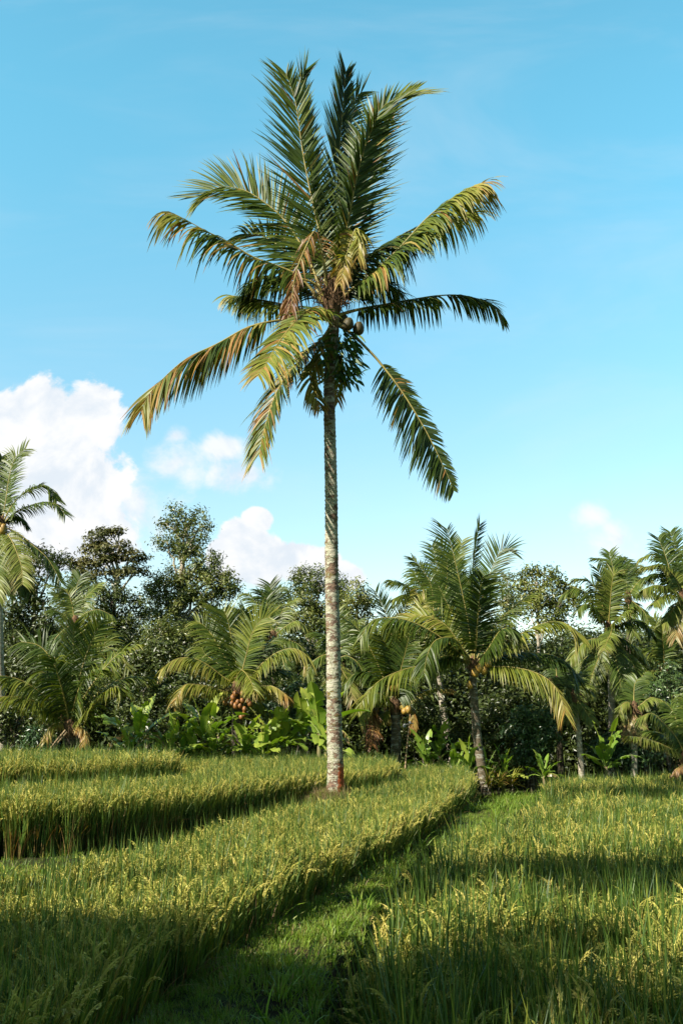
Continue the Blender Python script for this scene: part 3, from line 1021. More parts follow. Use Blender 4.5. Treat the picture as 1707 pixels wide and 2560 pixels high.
def hero():
    d = 20.0
    rg = np.random.default_rng(42)
    tp = [W(x, y, d) for x, y in ((839, 1980), (838, 1900), (835, 1780), (833, 1600), (829, 1430), (828, 1250), (825, 1100), (823, 1000), (824, 930), (832, 860), (836, 790))]
    base = tp[0].copy()
    root = thing('coconut_palm', 'tall leaning coconut palm with a lichen-spotted trunk standing alone in the middle of the rice', 'palm tree', base)
    a = Acc()
    palm_trunk(a, tp, 0.155, 0.112, rg, sides=22, foot=1.16, step=0.03)
    a.build('trunk', 'hero_bark', root, base)
    A_, B_ = 'A', 'B'
    c = W(830, 740, d)
    a = Acc()
    fibre_heart(a, c, rg, 0.20, 0.75, 130)
    a.build('leaf_bases', 'fibre', root, base)
    F = [  # frame, path, dz, options
        ('A', '812,1010 805,880 788,780 745,590 715,430 690,255 665,170 651,132', 0.2, dict(normal=(0.25, -1, 0.1), droop=0.12, sides=(0.75, 1.15), hue=0.20, Lmax=1.0, n=100, fwd=(0.55, 2.0), vlift=0.1, tipl=0.45)),
        ('A', '806,1000 800,860 770,650 745,430 720,260 715,160 730,110', 0.9, dict(normal=(0.9, -0.5, 0.1), droop=0.15, hue=0.18, Lmax=0.8, n=80, fwd=(0.9, 3), vlift=0.3)),
        ('A', '832,1020 838,860 848,640 862,400 879,200 885,124', 0.9, dict(normal=(0.7, -0.75, 0), droop=0.05, hue=0.05, tip=0.05, Lmax=0.85, n=100, fwd=(0.9, 2.6), vlift=0.0)),
        ('A', '840,1020 858,850 878,600 900,380 925,230 950,200', 1.6, dict(normal=(0.8, -0.6, 0), droop=0.15, hue=0.10, Lmax=0.75, n=80, fwd=(0.8, 2))),
        ('A', '850,1020 868,860 900,690 940,500 985,340 1030,262 1095,222 1160,198', 0.4, dict(normal=(-0.25, -0.9, 0.45), droop=0.15, sides=(1.15, 0.75), hue=0.10, tip=0.3, Lmax=0.95, n=100, fwd=(0.55, 1.7), vlift=0.15)),
        ('A', '845,1010 870,850 905,650 950,450 1005,310', -0.5, dict(normal=(0.6, -0.7, 0.3), droop=0.2, hue=0.10, Lmax=0.85, n=80, fwd=(0.6, 1.9), sides=(1.1, 0.6))),
        ('A', '800,1010 745,870 690,770 630,690 560,632 490,590 410,575 350,592 310,618', 0.5, dict(normal=(-0.2, -1.0, 0.4), droop=0.2, hue=0.22, tip=0.12, tipl=0.75, Lmax=0.85, n=95, fwd=(0.5, 1.4), sides=(1.05, 0.95))),
        ('A', '795,1015 720,900 640,820 560,770 490,760', 1.0, dict(normal=(-0.2, -0.8, 0.6), droop=0.4, hue=0.15, Lmax=0.8, n=80)),
        ('A', '795,1030 700,925 600,880 520,850 420,790 330,745 250,700 195,675 165,683', -0.3, dict(droop=1.15, hue=0.14, tip=0.42, brown=0.12, Lmax=0.92, n=80, ragged=0.55, gaps=((0.80, 0.83), (0.60, 0.62)), vlift=0.1)),
        ('A', '850,1030 905,980 980,920 1090,820 1200,700 1300,620 1380,578 1420,560', -0.7, dict(droop=1.0, hue=0.20, tip=0.42, brown=0.08, Lmax=1.05, n=100, vlift=0.1, ragged=0.2)),
        ('A', '850,1025 900,945 990,850 1120,755 1250,705 1340,685 1395,676', 0.9, dict(droop=1.0, hue=0.10, tip=0.5, Lmax=0.95, n=80, ragged=0.25)),
        ('A', '842,1040 900,930 960,860 1060,790 1180,760', 0.3, dict(droop=0.9, hue=0.12, Lmax=0.85, n=70)),
        ('B', '850,220 930,195 1020,178 1120,160 1200,146 1245,140 1330,138 1430,160 1470,185 1500,235', 0.8, dict(droop=1.15, hue=0.08, tip=0.20, tipl=0.4, Lmax=0.66, n=90, gaps=((0.585, 0.645),), ragged=0.2, stop=1.0)),
        ('B', '860,255 920,300 970,350 1012,395 1100,510 1190,655 1258,790 1290,860 1308,905', -0.6, dict(normal=(0.2, -1.0, 0.25), droop=0.35, hue=0.03, tip=0.12, Lmax=0.88, n=105, bare=0.32, sides=(1.1, 0.4), fwd=(0.5, 1.1), tipl=0.25)),  # the shaded side of this frond is put into its darker leaf hue
        ('B', '800,230 700,228 600,240 500,265 380,330 260,388 160,475 110,535 85,590', -0.5, dict(droop=1.2, hue=0.12, tip=0.40, brown=0.45, tipl=0.45, Lmax=1.05, n=100, ragged=0.25, bare=0.3, vlift=0.05)),
        ('B', '815,215 755,192 700,230 640,300 600,360 575,405 540,455', -1.9, dict(normal=(-0.3, -0.6, 0.7), droop=0.55, hue=0.30, tip=0.26, brown=0.15, Lmax=0.95, n=85, sides=(0.7, 1.2), ragged=0.2, bare=0.05, width=0.05)),
        ('B', '800,300 725,375 655,450 605,540 570,650 555,710 546,770', -0.9, dict(droop=0.65, hue=0.10, tip=0.28, brown=0.34, Lmax=0.74, n=85, normal=(-0.6, -0.6, 0.5), ragged=0.2)),
        ('B', '790,215 700,190 600,165 510,150 430,138', 1.4, dict(droop=1.2, hue=0.30, tip=0.22, Lmax=0.68, n=55, bare=0.3, ragged=0.2)),
        ('B', '805,330 770,400 745,450 760,520 785,580', -0.3, dict(droop=1.0, hue=0.42, tip=0.3, Lmax=0.5, n=45)),
        ('B', '850,360 856,430 852,500 855,560', 0.4, dict(droop=1.2, hue=0.60, tip=0.25, Lmax=0.40, n=20)),
        ('A', '815,985 795,850 768,748 735,800 700,880 680,960 672,1060', -0.9, dict(droop=1.4, hue=0.90, tip=0.08, Lmax=0.46, n=60, bare=0.30, ragged=0.8, width=0.022)),
        ('A', '812,1020 770,960 700,940 665,1000 660,1100 650,1150', -0.7, dict(droop=1.6, hue=0.97, tip=0.0, Lmax=0.45, n=45, bare=0.4, ragged=0.6)),
        ('A', '790,1025 700,965 620,935 540,945 480,1010', 0.9, dict(droop=1.0, hue=0.12, Lmax=0.8, n=70)),
        ('A', '855,1030 930,965 1010,945 1085,985', 0.9, dict(droop=1.0, hue=0.10, Lmax=0.8, n=60)),
        ('A', '845,1010 880,870 920,745 940,760 930,850', -0.5, dict(droop=1.2, hue=0.45, tip=0.2, Lmax=0.45, n=45, bare=0.3, ragged=0.4)),
        ('A', '840,1010 868,900 885,845 880,880 860,960', -0.6, dict(droop=1.2, hue=0.60, tip=0.1, Lmax=0.35, n=30, bare=0.35, ragged=0.4)),
    ]
    for fr, text, dz, kw in F:
        a = Acc()
        st = {'A': '828,1045', 'B': '838,240'}[fr]
        path = trace(fr, st + ' ' + text, d, dz)
        k2 = dict(width=0.046, rb=0.042, ragged=0.28, brown=0.03)
        k2.update(kw)
        k2['Lmax'] = k2.get('Lmax', 0.9) * 1.15
        b = Acc()
        frond(a, path, rg, rib=b, **k2)
        o = a.build('frond', 'palm', root, base)
        b.build('rib', 'rachis', o, base)
        if kw['hue'] > 0.9:
            o['label'] = 'dead brown frond hanging in the crown'
    coconuts(root, base, [W(300 + 895 / 1.568, 650 + 250 / 1.568, d - 0.35), W(300 + 935 / 1.568, 650 + 268 / 1.568, d - 0.25),
                          W(300 + 870 / 1.568, 650 + 235 / 1.568, d + 0.2)], 0.125, 'coconut_brown', rg)
    # fern growing on the trunk just under the crown
    eb = W(300 + 850 / 1.568, 650 + 380 / 1.568, d)
    a = Acc()
    for k in range(330):
        an = rg.uniform(0, 6.28)
        o = np.array([math.cos(an), math.sin(an) * 0.9, 0])
        p = eb + UP * rg.uniform(-0.55, 0.55) + o * rg.uniform(0.05, 0.38) + np.array([0.12, 0, 0])
        dd = unit(o + UP * rg.uniform(-0.9, 0.6) + rg.normal(0, 0.3, 3))
        ln = rg.uniform(0.14, 0.36)
        pts = [p]
        for t in range(4):
            dd = unit(dd + np.array([0, 0, -0.25]))
            pts.append(pts[-1] + dd * ln / 4)
        sd = unit(np.cross(dd, rg.normal(0, 1, 3) + UP))
        prof = np.array([0.3, 0.9, 1, 0.7, 0.05]) * rg.uniform(0.02, 0.045)
        h = float(np.clip(rg.normal(0.35, 0.2) + (0.5 if rg.random() < 0.08 else 0), 0, 1))
        a.strips(np.array(pts)[None], (sd[None] * prof[:, None])[None], np.full((1, 5), h))
    f = a.build('epiphyte_fern', 'epiphyte', None, eb)
    tag(f, 'dark leafy fern growing on the tall palm trunk just under its crown', 'fern')
    a = Acc()
    t0 = W(812, 1030, d)
    for k in range(7):
        e = t0 + np.array([-rg.uniform(0.1, 0.32), rg.uniform(-0.15, 0.05), rg.uniform(-0.05, 0.28)])
        a.tube([t0, (t0 + e) / 2 + (0, 0, 0.04), e], [0.006, 0.005, 0.003], 4, 0.5)
        for j in range(5):
            p = t0 + (e - t0) * rg.uniform(0.4, 1.05)
            dd = unit(rg.normal(0, 1, 3))
            sd = unit(np.cross(dd, rg.normal(0, 1, 3)))
            a.strips(np.array([p, p + dd * 0.035, p + dd * 0.075])[None], (sd[None] * np.array([0.004, 0.018, 0.002])[:, None])[None], np.full((1, 3), 0.5))
    f = a.build('twig', 'epiphyte', None, t0)
    tag(f, 'small leafy twig sprouting from the left side of the tall palm trunk', 'plant')


hero()

G_P = 'coconut palms along the tree line'
palm('leaning coconut palm with a mossy trunk and yellow coconuts, right of the curved rice strip', 32.0, 'E',
     '955,1815 930,1700 905,1550 888,1400 876,1250 866,1100 868,1010', '870,1005', [
         '838,740 795,520 745,300 718,190 697,105|0.3|hue=0.2 nx=0.3 ny=-1 nz=0.1 droop=0.2 sr=0.5 sl=1.2 L=1.3',
         '868,700 862,450 885,220 912,75|0.8|hue=0.08 nx=0.9 ny=-0.5 nz=0 droop=0.1 L=1.0',
         '885,800 930,560 990,370 1055,245 1120,240|0.2|hue=0.12 nx=-0.4 ny=-0.9 nz=0.3 droop=0.2 L=1.3',
         '890,850 900,650 915,500 935,420|-1.2|hue=0.08 nx=0.3 ny=-0.9 nz=0.2 droop=0.3 L=1.2',
         '970,800 1080,670 1170,590 1240,540|0.5|hue=0.28 droop=0.8 L=1.0',
         '1000,910 1060,870 1190,790 1330,725 1450,720 1530,770 1570,850|-1|hue=0.40 droop=0.85 L=1.25 tip=0.1 v=0.1',
         '980,960 1100,930 1250,920 1400,940 1500,1010 1560,1130|0.8|hue=0.12 droop=1.0 L=1.3',
         '980,1010 1100,1012 1250,1040 1370,1105 1440,1210 1470,1325|-1.3|hue=0.42 droop=1.2 tip=0.25 L=1.35 v=0.05',
         '800,900 740,830 680,820 610,850 565,950 548,1060|-1.5|hue=0.18 droop=1.0 L=1.3',
         '780,860 690,740 600,690 500,675 400,710|0.4|hue=0.40 nx=-0.2 ny=-0.7 nz=0.7 droop=0.5 L=1.1',
         '760,960 650,980 540,1000 400,1035 260,1100 160,1210 110,1330|-1.2|hue=0.32 droop=1.1 L=1.35 tip=0.15',
         '820,860 760,720 690,580 640,480|0.8|hue=0.12 droop=0.5 L=1.2',
         '790,960 690,940 610,980 560,1080|-0.8|hue=0.2 droop=1.0 L=1.1',
         '700,850 560,760 430,705 300,690 200,715 130,830|-0.5|hue=0.22 droop=1.1 L=1.3',
         '960,900 1040,780 1110,760 1160,820|-0.8|hue=0.15 droop=0.9 L=1.1',
         '880,830 850,600 835,430|1.2|hue=0.1 droop=0.4 L=1.2'],
     r=(0.155, 0.12), nuts=('coconut_yellow', 0.13, '910,1020 940,1035 965,990 880,1050 845,1130'), seed=3, n=60, width=0.055,
     hue=0.2, leafmat='palm', group=G_P)

palm('short coconut palm loaded with orange coconuts behind the banana plants', 31.0, 'D',
     '560,1660 558,1500 562,1350 565,1230', '565,1215', [
         '548,1050 520,900 492,770 470,725|0.3|nx=0.4 ny=-1 nz=0.1 droop=0.15 hue=0.26 L=1.3 sl=1.2 sr=0.8',
         '588,1000 600,850 612,715|0.7|nx=0.7 ny=-0.8 nz=0 droop=0.1 hue=0.24 L=0.9',
         '615,1020 655,870 715,785 775,765|-0.2|nx=-0.4 ny=-0.9 nz=0.3 droop=0.2 hue=0.32 L=1.1',
         '490,1050 420,930 395,885 335,815 285,788|0.4|hue=0.28 droop=0.5 L=1.0 nx=-0.2 ny=-0.8 nz=0.6',
         '465,1155 360,1075 260,1032 150,1042 58,1112|-0.5|hue=0.42 droop=1.0 L=1.1 tip=0.15',
         '480,1250 390,1222 290,1205 210,1212 165,1290 140,1345|-0.9|hue=0.44 droop=1.0 L=1.0 tip=0.25',
         '650,1145 740,1050 830,990 920,970 1000,1005 1022,1065|-0.6|hue=0.42 droop=1.0 L=1.1 tip=0.12',
         '640,1240 710,1218 780,1215 840,1245 885,1285|-0.7|hue=0.50 droop=1.2 L=0.9 tip=0.35',
         '568,1140 590,1112 640,1170 665,1240|-1.8|hue=0.40 droop=0.9 L=0.95',
         '660,1060 710,990 810,900|1.2|hue=0.15 droop=0.8 L=1.0',
         '500,1130 420,1060 350,1010 325,960|0.9|hue=0.22 droop=0.8 L=1.1',
         '690,1150 800,1105 900,1115|0.9|hue=0.20 droop=1.0 L=1.0',
         '640,1290 730,1330 785,1385 755,1430|0.6|hue=0.35 droop=1.2 L=0.8'],
     r=(0.18, 0.14), nuts=('coconut_orange', 0.08, '545,1265 590,1262 615,1275 530,1290 560,1320 590,1310 545,1345 575,1345 490,1300 480,1325 520,1330 630,1310 640,1330 600,1400 585,1415 605,1365'),
     seed=4, n=55, width=0.05, hue=0.36, leafmat='palm', bark='bark_dark', group=G_P)

palm('young coconut palm without visible trunk, long yellow ribs arching over the left rice edge', 27.5, 'C',
     '455,2030 458,1960 460,1890', '460,1880', [
         '468,1700 480,1450 486,1195|0.4|nx=0.8 ny=-0.7 nz=0 droop=0.05 hue=0.34 L=1.0 bare=0.6',
         '500,1650 550,1450 612,1290 668,1180|0.3|hue=0.28 nx=0.5 ny=-0.9 nz=0.1 droop=0.2 L=0.9 bare=0.3',
         '540,1700 640,1550 740,1430 820,1368 905,1338|-0.2|hue=0.28 droop=0.6 L=1.0 bare=0.25',
         '420,1700 390,1550 330,1420 250,1340 140,1318|0.2|hue=0.14 droop=0.6 L=1.1 bare=0.2 nx=-0.2 ny=-0.8 nz=0.6',
         '385,1785 285,1670 180,1590 80,1550 -20,1538|-0.8|hue=0.30 droop=1.0 L=1.2 bare=0.2',
         '350,1790 235,1712 120,1680 0,1680 -60,1720|-1.2|hue=0.36 droop=1.1 L=1.0 bare=0.2 tip=0.2',
         '480,1700 470,1580 430,1480 385,1390|0.9|hue=0.15 droop=0.5 L=1.0',
         '560,1740 680,1620 800,1560 900,1545 1000,1552|0.4|hue=0.2 droop=0.8 L=0.9',
         '570,1780 650,1690 720,1625 780,1610 805,1660|-0.9|hue=0.36 droop=0.9 L=1.0',
         '520,1620 600,1450 675,1370 690,1285|0.9|hue=0.18 droop=0.5 L=1.0',
         '400,1720 350,1610 290,1520 225,1530|-0.6|hue=0.2 droop=0.9 L=1.1',
         '430,1720 400,1600 370,1500 360,1420|-0.9|hue=0.18 droop=0.6 L=1.0',
         '490,1720 530,1600 590,1530 660,1500|-0.8|hue=0.18 droop=0.8 L=1.0',
         '380,1850 330,1880 300,1965|-0.6|hue=0.62 droop=1.2 L=0.5',
         '525,1870 560,1920 545,2000|-0.5|hue=0.72 droop=1.3 L=0.5'],
     r=(0.20, 0.17), seed=5, n=44, width=0.045, hue=0.22, leafmat='palm', bark='bark_dark', scale_rb=1.4, group=G_P)

palm('tall coconut palm cut off by the left edge, seen against the white cloud', 31.0, 'C',
     '15,2040 5,1700 -5,1300 -2,900 8,600', '10,560', [
         '40,400 62,250 100,120 175,55|0.3|hue=0.22 nx=-0.3 ny=-0.9 nz=0.4 droop=0.3 L=1.0',
         '80,430 160,345 245,302 315,310 375,400|-0.3|hue=0.22 droop=0.7 L=0.85',
         '90,485 190,432 290,405 370,420 432,492|-0.5|hue=0.22 droop=0.9 L=0.75',
         '80,505 140,512 180,555|0.6|hue=0.15 droop=0.9 L=0.6',
         '70,640 115,740 145,840 150,945|-1.6|hue=0.42 droop=0.6 L=1.0 nx=0.2 ny=-0.9 nz=0.4',
         '120,610 220,690 310,770 370,870 402,935|-0.3|hue=0.15 droop=1.0 L=0.75',
         '-15,350 5,200 15,105|0.4|hue=0.1 nx=0.6 ny=-0.8 nz=0 droop=0.15 L=0.9',
         '-80,420 -160,400 -230,450|-0.5|hue=0.2',
         '30,740 52,900 45,1010|0.6|hue=0.08 droop=0.6 L=0.9',
         '-60,700 -120,800 -150,950|-0.6|hue=0.2 L=1.0',
         '60,700 150,850 200,1000|0.8|hue=0.1 droop=0.8 L=0.9',
         '-10,750 -5,900 -10,1050|-0.8|hue=0.3 droop=0.6 L=0.9'],
     r=(0.16, 0.12), seed=6, n=60, width=0.045, hue=0.2, nuts=('coconut_yellow', 0.14, '0,570 25,575 15,590'), bark='bark_pale', group=G_P)

palm('coconut palm with a whitish trunk foot beside the thin pole, right of the tall palm', 34.0, 'E',
     '362,1660 364,1500 362,1380 358,1280', '356,1265', [
         '338,1050 300,880 262,800|-0.6|nx=0.3 ny=-0.9 nz=0.3 droop=0.2 hue=0.24 L=1.4',
         '352,1000 330,760 290,640 228,515|0.6|nx=0.6 ny=-0.8 nz=0 droop=0.15 hue=0.12 L=1.0',
         '388,900 395,720 430,590 455,505|0.4|nx=0.5 ny=-0.9 nz=0 droop=0.1 hue=0.42 L=0.8',
         '430,1000 480,760 520,620 565,560|0.8|hue=0.38 droop=0.3 L=0.9 nx=-0.3 ny=-0.9 nz=0.2',
         '230,960 130,780 25,690|0.4|hue=0.22 droop=0.6 L=1.1',
         '420,1240 500,1190 600,1150 745,1160|-0.3|hue=0.58 droop=1.0 L=0.5',
         '270,1190 190,1200 130,1290|-0.9|hue=0.28 droop=1.1 L=1.0',
         '260,1090 170,1040 90,1060 30,1130|0.3|hue=0.18 droop=1.0 L=1.1',
         '430,1100 510,1010 600,1000|-0.5|hue=0.15 droop=1.0 L=1.1',
         '390,1060 430,900 450,800|-0.9|hue=0.12 droop=0.5 L=1.2',
         '270,1330 210,1400 170,1500|-0.7|hue=0.5 droop=1.1 L=0.8',
         '260,1275 215,1300 210,1400 213,1520|-1.0|hue=0.95 droop=1.0 L=0.8 bare=0.3',
         '450,1270 480,1340 470,1420|-0.4|hue=0.7 droop=1.2 L=0.5'],
     r=(0.19, 0.15), nuts=('coconut_yellow', 0.12, '345,1150 420,1300 445,1290 320,1375'), seed=7, n=52, width=0.055, hue=0.22,
     leafmat='palm', bark='bark_mid', group=G_P)

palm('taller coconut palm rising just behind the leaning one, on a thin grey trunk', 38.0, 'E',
     '722,1600 692,1400 657,1200 632,1000 612,720', '610,700', [
         '598,500 540,380 468,300|0.4|hue=0.2 droop=0.5 L=1.1', '520,565 430,480 328,445|-0.2|hue=0.22 droop=0.8 L=1.2',
         '640,450 622,300 598,215|0.6|hue=0.12 droop=0.3 L=1.1', '690,500 695,300 655,215|-0.4|hue=0.3 droop=0.3 L=1.0',
         '690,560 760,350 800,180|0.6|hue=0.3 droop=0.2 L=1.1', '720,640 820,500 900,400|0.4|hue=0.2 droop=0.5 L=1.2',
         '560,640 500,565 420,540 350,565|-0.6|hue=0.25 droop=1.0 L=1.1', '540,730 470,800 420,910|-0.8|hue=0.28 droop=1.0 L=1.1',
         '690,740 780,810 830,920|-0.6|hue=0.2 droop=1.0 L=1.1', '570,800 540,900 530,1000|-0.3|hue=0.3 droop=0.8 L=1.0', '650,800 700,900 720,1000|0.5|hue=0.2 droop=0.9 L=1.0',
         '560,560 500,430 485,380|0.9|hue=0.15 L=1.0', '670,600 720,450 740,330|1|hue=0.2 droop=0.4 L=1.1'],
     r=(0.15, 0.12), seed=8, n=48, width=0.06, hue=0.22, bark='bark_pale', group=G_P)

palm('tall coconut palm with a pale ringed trunk, second from the right edge', 37.0, 'F',
     '928,2060 935,1800 933,1500 920,1250 906,1010', '905,985', [
         '908,800 872,650 842,540 808,468|0.2|hue=0.1 nx=0.5 ny=-0.9 nz=0 droop=0.2 L=0.9', '922,760 935,610 955,530 1012,500|-0.4|hue=0.35 droop=0.3 L=0.9',
         '860,800 812,665 740,585 635,565|0.1|hue=0.3 droop=0.6 L=1.0', '840,870 765,785 700,780 650,830|-0.6|hue=0.15 droop=1.0 L=0.9',
         '780,760 700,665 620,640 520,695|0.5|hue=0.22 droop=1.0 L=0.9', '950,930 1020,860 1095,805|-0.6|hue=0.3 droop=0.9 L=0.9',
         '1010,940 1120,900 1220,940 1270,1045|0.3|hue=0.18 droop=1.1 L=1.0', '830,1050 720,1085 645,1160 580,1245|-0.5|hue=0.3 droop=0.9 L=0.9',
         '865,1110 820,1240 772,1370 725,1545|-0.8|hue=0.32 droop=0.6 L=0.95', '925,960 930,1010 895,1090 868,1165|-1.4|hue=0.35 droop=0.7 L=0.8',
         '980,1090 1070,1200 1140,1350 1172,1565|-0.2|hue=0.22 droop=0.8 L=1.0', '945,1150 990,1340 1012,1500|-0.7|hue=0.2 droop=0.6 L=1.0',
         '1050,1080 1140,1150 1215,1240|0.6|hue=0.2 droop=1.0 L=1.0', '800,1140 700,1240 635,1320|0.3|hue=0.26 droop=0.9 L=0.9', '915,700 950,520 912,335|0.9|hue=0.12 droop=0.3 L=0.9',
         '930,780 1000,620 1080,560|0.9|hue=0.18 droop=0.6 L=1.0', '870,1150 880,1300 860,1450|0.8|hue=0.15 droop=0.8 L=1.0'],
     r=(0.15, 0.115), seed=9, n=52, width=0.055, hue=0.22, nuts=('coconut_yellow', 0.11, '805,1110 850,1110 840,1140 905,1190 930,1160 870,1100'), bark='bark_pale', group=G_P)

palm('coconut palm half hidden behind the pale-trunked palm near the right edge', 43.0, 'F',
     '1100,2100 1095,1600 1080,1000 1070,730', '1070,715', [
         '1050,560 1000,455 955,400|0.3|hue=0.1 droop=0.4 L=1.0', '1085,560 1100,485 1140,455|0.4|hue=0.12 droop=0.5 L=0.9', '1130,620 1190,560 1245,562|-0.3|hue=0.3 droop=0.8 L=1.0',
         '1140,690 1240,665 1335,705|-0.5|hue=0.25 droop=1.0 L=1.0', '1010,600 920,430 790,390|0.3|hue=0.16 droop=0.6 L=1.0', '1120,760 1200,830 1250,930|-0.6|hue=0.2 droop=1.0 L=1.0',
         '1000,720 930,790 880,900|0.5|hue=0.2 droop=1.0 L=1.0', '1080,820 1110,930 1130,1040|-0.6|hue=0.25 droop=0.8 L=1.0', '1070,520 1060,430 1030,380|0.8|hue=0.1 L=0.9'],
     r=(0.15, 0.12), seed=10, n=45, width=0.06, hue=0.2, bark='bark_dark', group=G_P)

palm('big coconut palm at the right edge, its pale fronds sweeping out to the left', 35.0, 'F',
     '1600,2100 1590,1500 1560,1000 1535,740', '1530,720', [
         '1455,630 1400,410 1325,215|0.3|hue=0.12 droop=0.4 L=1.0', '1460,540 1350,455 1190,462|-0.2|hue=0.38 droop=0.7 L=1.0', '1440,500 1370,420 1290,350 1180,385|0.5|hue=0.32 droop=0.8 L=0.9',
         '1400,640 1300,615 1200,650|-0.6|hue=0.3 droop=1.0 L=1.0', '1450,700 1380,700 1280,770|-0.9|hue=0.35 droop=1.0 L=0.9', '1500,560 1480,350 1425,165|0.7|hue=0.12 droop=0.3 L=1.0',
         '1460,800 1400,890 1355,940|-0.4|hue=0.4 droop=0.9 L=0.9', '1560,500 1600,350 1660,260|0.2|hue=0.15 L=1.0', '1620,680 1700,720 1750,800|-0.3|hue=0.2 L=1.0',
         '1500,850 1480,950 1470,1060|-0.7|hue=0.6 droop=0.9 L=0.9', '1560,850 1600,960 1610,1080|-0.5|hue=0.3 L=0.9', '1420,560 1300,520 1210,560|0.9|hue=0.15 droop=0.8 L=1.0'],
     r=(0.16, 0.12), seed=11, n=50, width=0.055, hue=0.25, bark='bark_pale', group=G_P)

palm('small upright coconut palm with brown leaf bases under the right-edge palm', 41.0, 'F',
     '1390,2150 1385,1800 1378,1500 1375,1350', '1375,1335', [
         '1350,1100 1330,970 1285,885|0.3|hue=0.3 droop=0.3 L=0.9', '1400,1120 1415,1010 1402,935|0.4|hue=0.1 droop=0.2 L=0.8', '1420,1180 1480,1100 1540,1050|0.2|hue=0.3 droop=0.6 L=0.9',
         '1320,1220 1265,1150 1230,1160|0.2|hue=0.2 droop=0.8 L=0.9', '1310,1340 1220,1335 1150,1365|-0.5|hue=0.32 droop=1.0 L=0.9', '1440,1380 1490,1440 1500,1540|-0.4|hue=0.5 L=0.8',
         '1370,1150 1360,1050 1370,960|-0.6|hue=0.2 droop=0.3 L=0.9', '1330,1400 1300,1480 1290,1560|-0.4|hue=0.25 L=0.9', '1450,1260 1530,1240 1590,1300|0.3|hue=0.2 L=0.9'],
     r=(0.17, 0.15), seed=12, n=42, width=0.06, hue=0.22, bark='fibre', group=G_P)

palm('low coconut palm whose fronds lean in over the rice from the right edge', 31.0, 'F',
     '1565,2230 1565,2150 1562,2090', '1562,2080', [
         '1480,2020 1350,1950 1200,1900 1075,1882|-0.6|hue=0.40 droop=0.9 L=0.7', '1480,1900 1360,1765 1265,1690 1155,1735|-0.2|hue=0.28 droop=1.0 L=0.75', '1500,1850 1450,1680 1380,1600|0.5|hue=0.2 L=0.8',
         '1520,2130 1480,2160 1450,2210|-0.4|hue=0.85 droop=1.2 L=0.4', '1560,1850 1580,1650 1620,1500|0.3|hue=0.2 L=0.9', '1640,1950 1720,1880 1800,1900|-0.3|hue=0.25', '1470,1960 1340,1860 1240,1840|0.5|hue=0.22 L=0.8'],
     r=(0.18, 0.16), seed=13, n=48, width=0.05, hue=0.25, bark='bark_dark', group=G_P)

palm('dark coconut palm behind the young palm at the left, below the bronze-leaved tree', 37.0, 'C',
     '500,2000 495,1700 492,1400 490,1220', '490,1200', [
         '470,1060 430,985 342,950|0.2|hue=0.32 droop=0.6 L=0.9', '492,1050 505,950 530,885|0.5|hue=0.06 droop=0.3 L=0.9', '540,1060 600,990 655,938|0.2|hue=0.30 droop=0.6 L=0.9',
         '565,1130 650,1110 745,1152|-0.3|hue=0.15 droop=1.0 L=0.9', '430,1150 345,1105|0.3|hue=0.12 L=0.8', '560,1250 680,1335 780,1405 842,1505|-0.6|hue=0.36 droop=0.9 L=0.9',
         '570,1310 700,1440 760,1560|-0.2|hue=0.25 droop=0.9 L=0.9', '420,1240 340,1330 290,1450|-0.3|hue=0.15 L=0.9', '450,1080 400,1040 380,1000|0.8|hue=0.08 L=0.9', '590,1200 720,1220 800,1300|0.5|hue=0.12 L=0.9',
         '480,1320 460,1450 430,1560|-0.9|hue=0.15 L=0.9'],
     r=(0.15, 0.12), seed=14, n=46, width=0.055, hue=0.15, bark='bark_dark', group=G_P)

palm('blue-green coconut palm standing behind the short orange-nut palm', 40.0, 'D',
     '800,1660 798,1400 795,1100 790,920', '790,900', [
         '762,730 732,625 688,588|0.3|hue=0.10 droop=0.4 L=1.0', '792,700 772,545|0.4|hue=0.06 droop=0.3 L=1.1', '838,765 870,690 935,648|0.2|hue=0.32 droop=0.6 L=1.0', '855,840 940,790 1005,825|-0.4|hue=0.30 droop=0.9 L=1.0',
         '860,905 950,938 995,985|-0.5|hue=0.26 droop=1.1 L=0.9', '700,785 600,725 490,700|0.3|hue=0.2 droop=0.9 L=1.1', '730,830 680,920 650,1010|-0.5|hue=0.15 droop=1.0 L=1.0', '830,960 860,1060 870,1150|-0.4|hue=0.15 L=1.0',
         '800,720 830,600 850,570|0.9|hue=0.12 L=1.0', '700,700 630,620 600,610|0.9|hue=0.25 L=1.0'],
     r=(0.15, 0.12), seed=15, n=46, width=0.055, hue=0.12, bark='bark_dark', group=G_P)

palm('coconut palm crossed by the lower trunk of the tall palm', 37.0, 'D',
     '1215,1660 1212,1400 1210,1200 1205,1060', '1205,1040', [
         '1140,1010 1060,1050 1010,1150|-0.3|hue=0.25 droop=1.0 L=1.0', '1270,1020 1340,1060 1390,1150|-0.3|hue=0.22 droop=1.0 L=1.0', '1170,930 1120,880 1060,870|0.3|hue=0.25 droop=0.8 L=1.0',
         '1215,900 1220,800 1210,720|0.4|hue=0.2 droop=0.3 L=1.0', '1250,930 1290,840 1350,790|0.3|hue=0.25 droop=0.6 L=1.0', '1180,1120 1150,1220 1120,1300|-0.5|hue=0.35 L=0.9', '1240,1110 1290,1200 1310,1300|-0.5|hue=0.45 L=0.9'],
     r=(0.15, 0.12), seed=16, n=44, width=0.055, hue=0.2, bark='bark_dark', group=G_P)

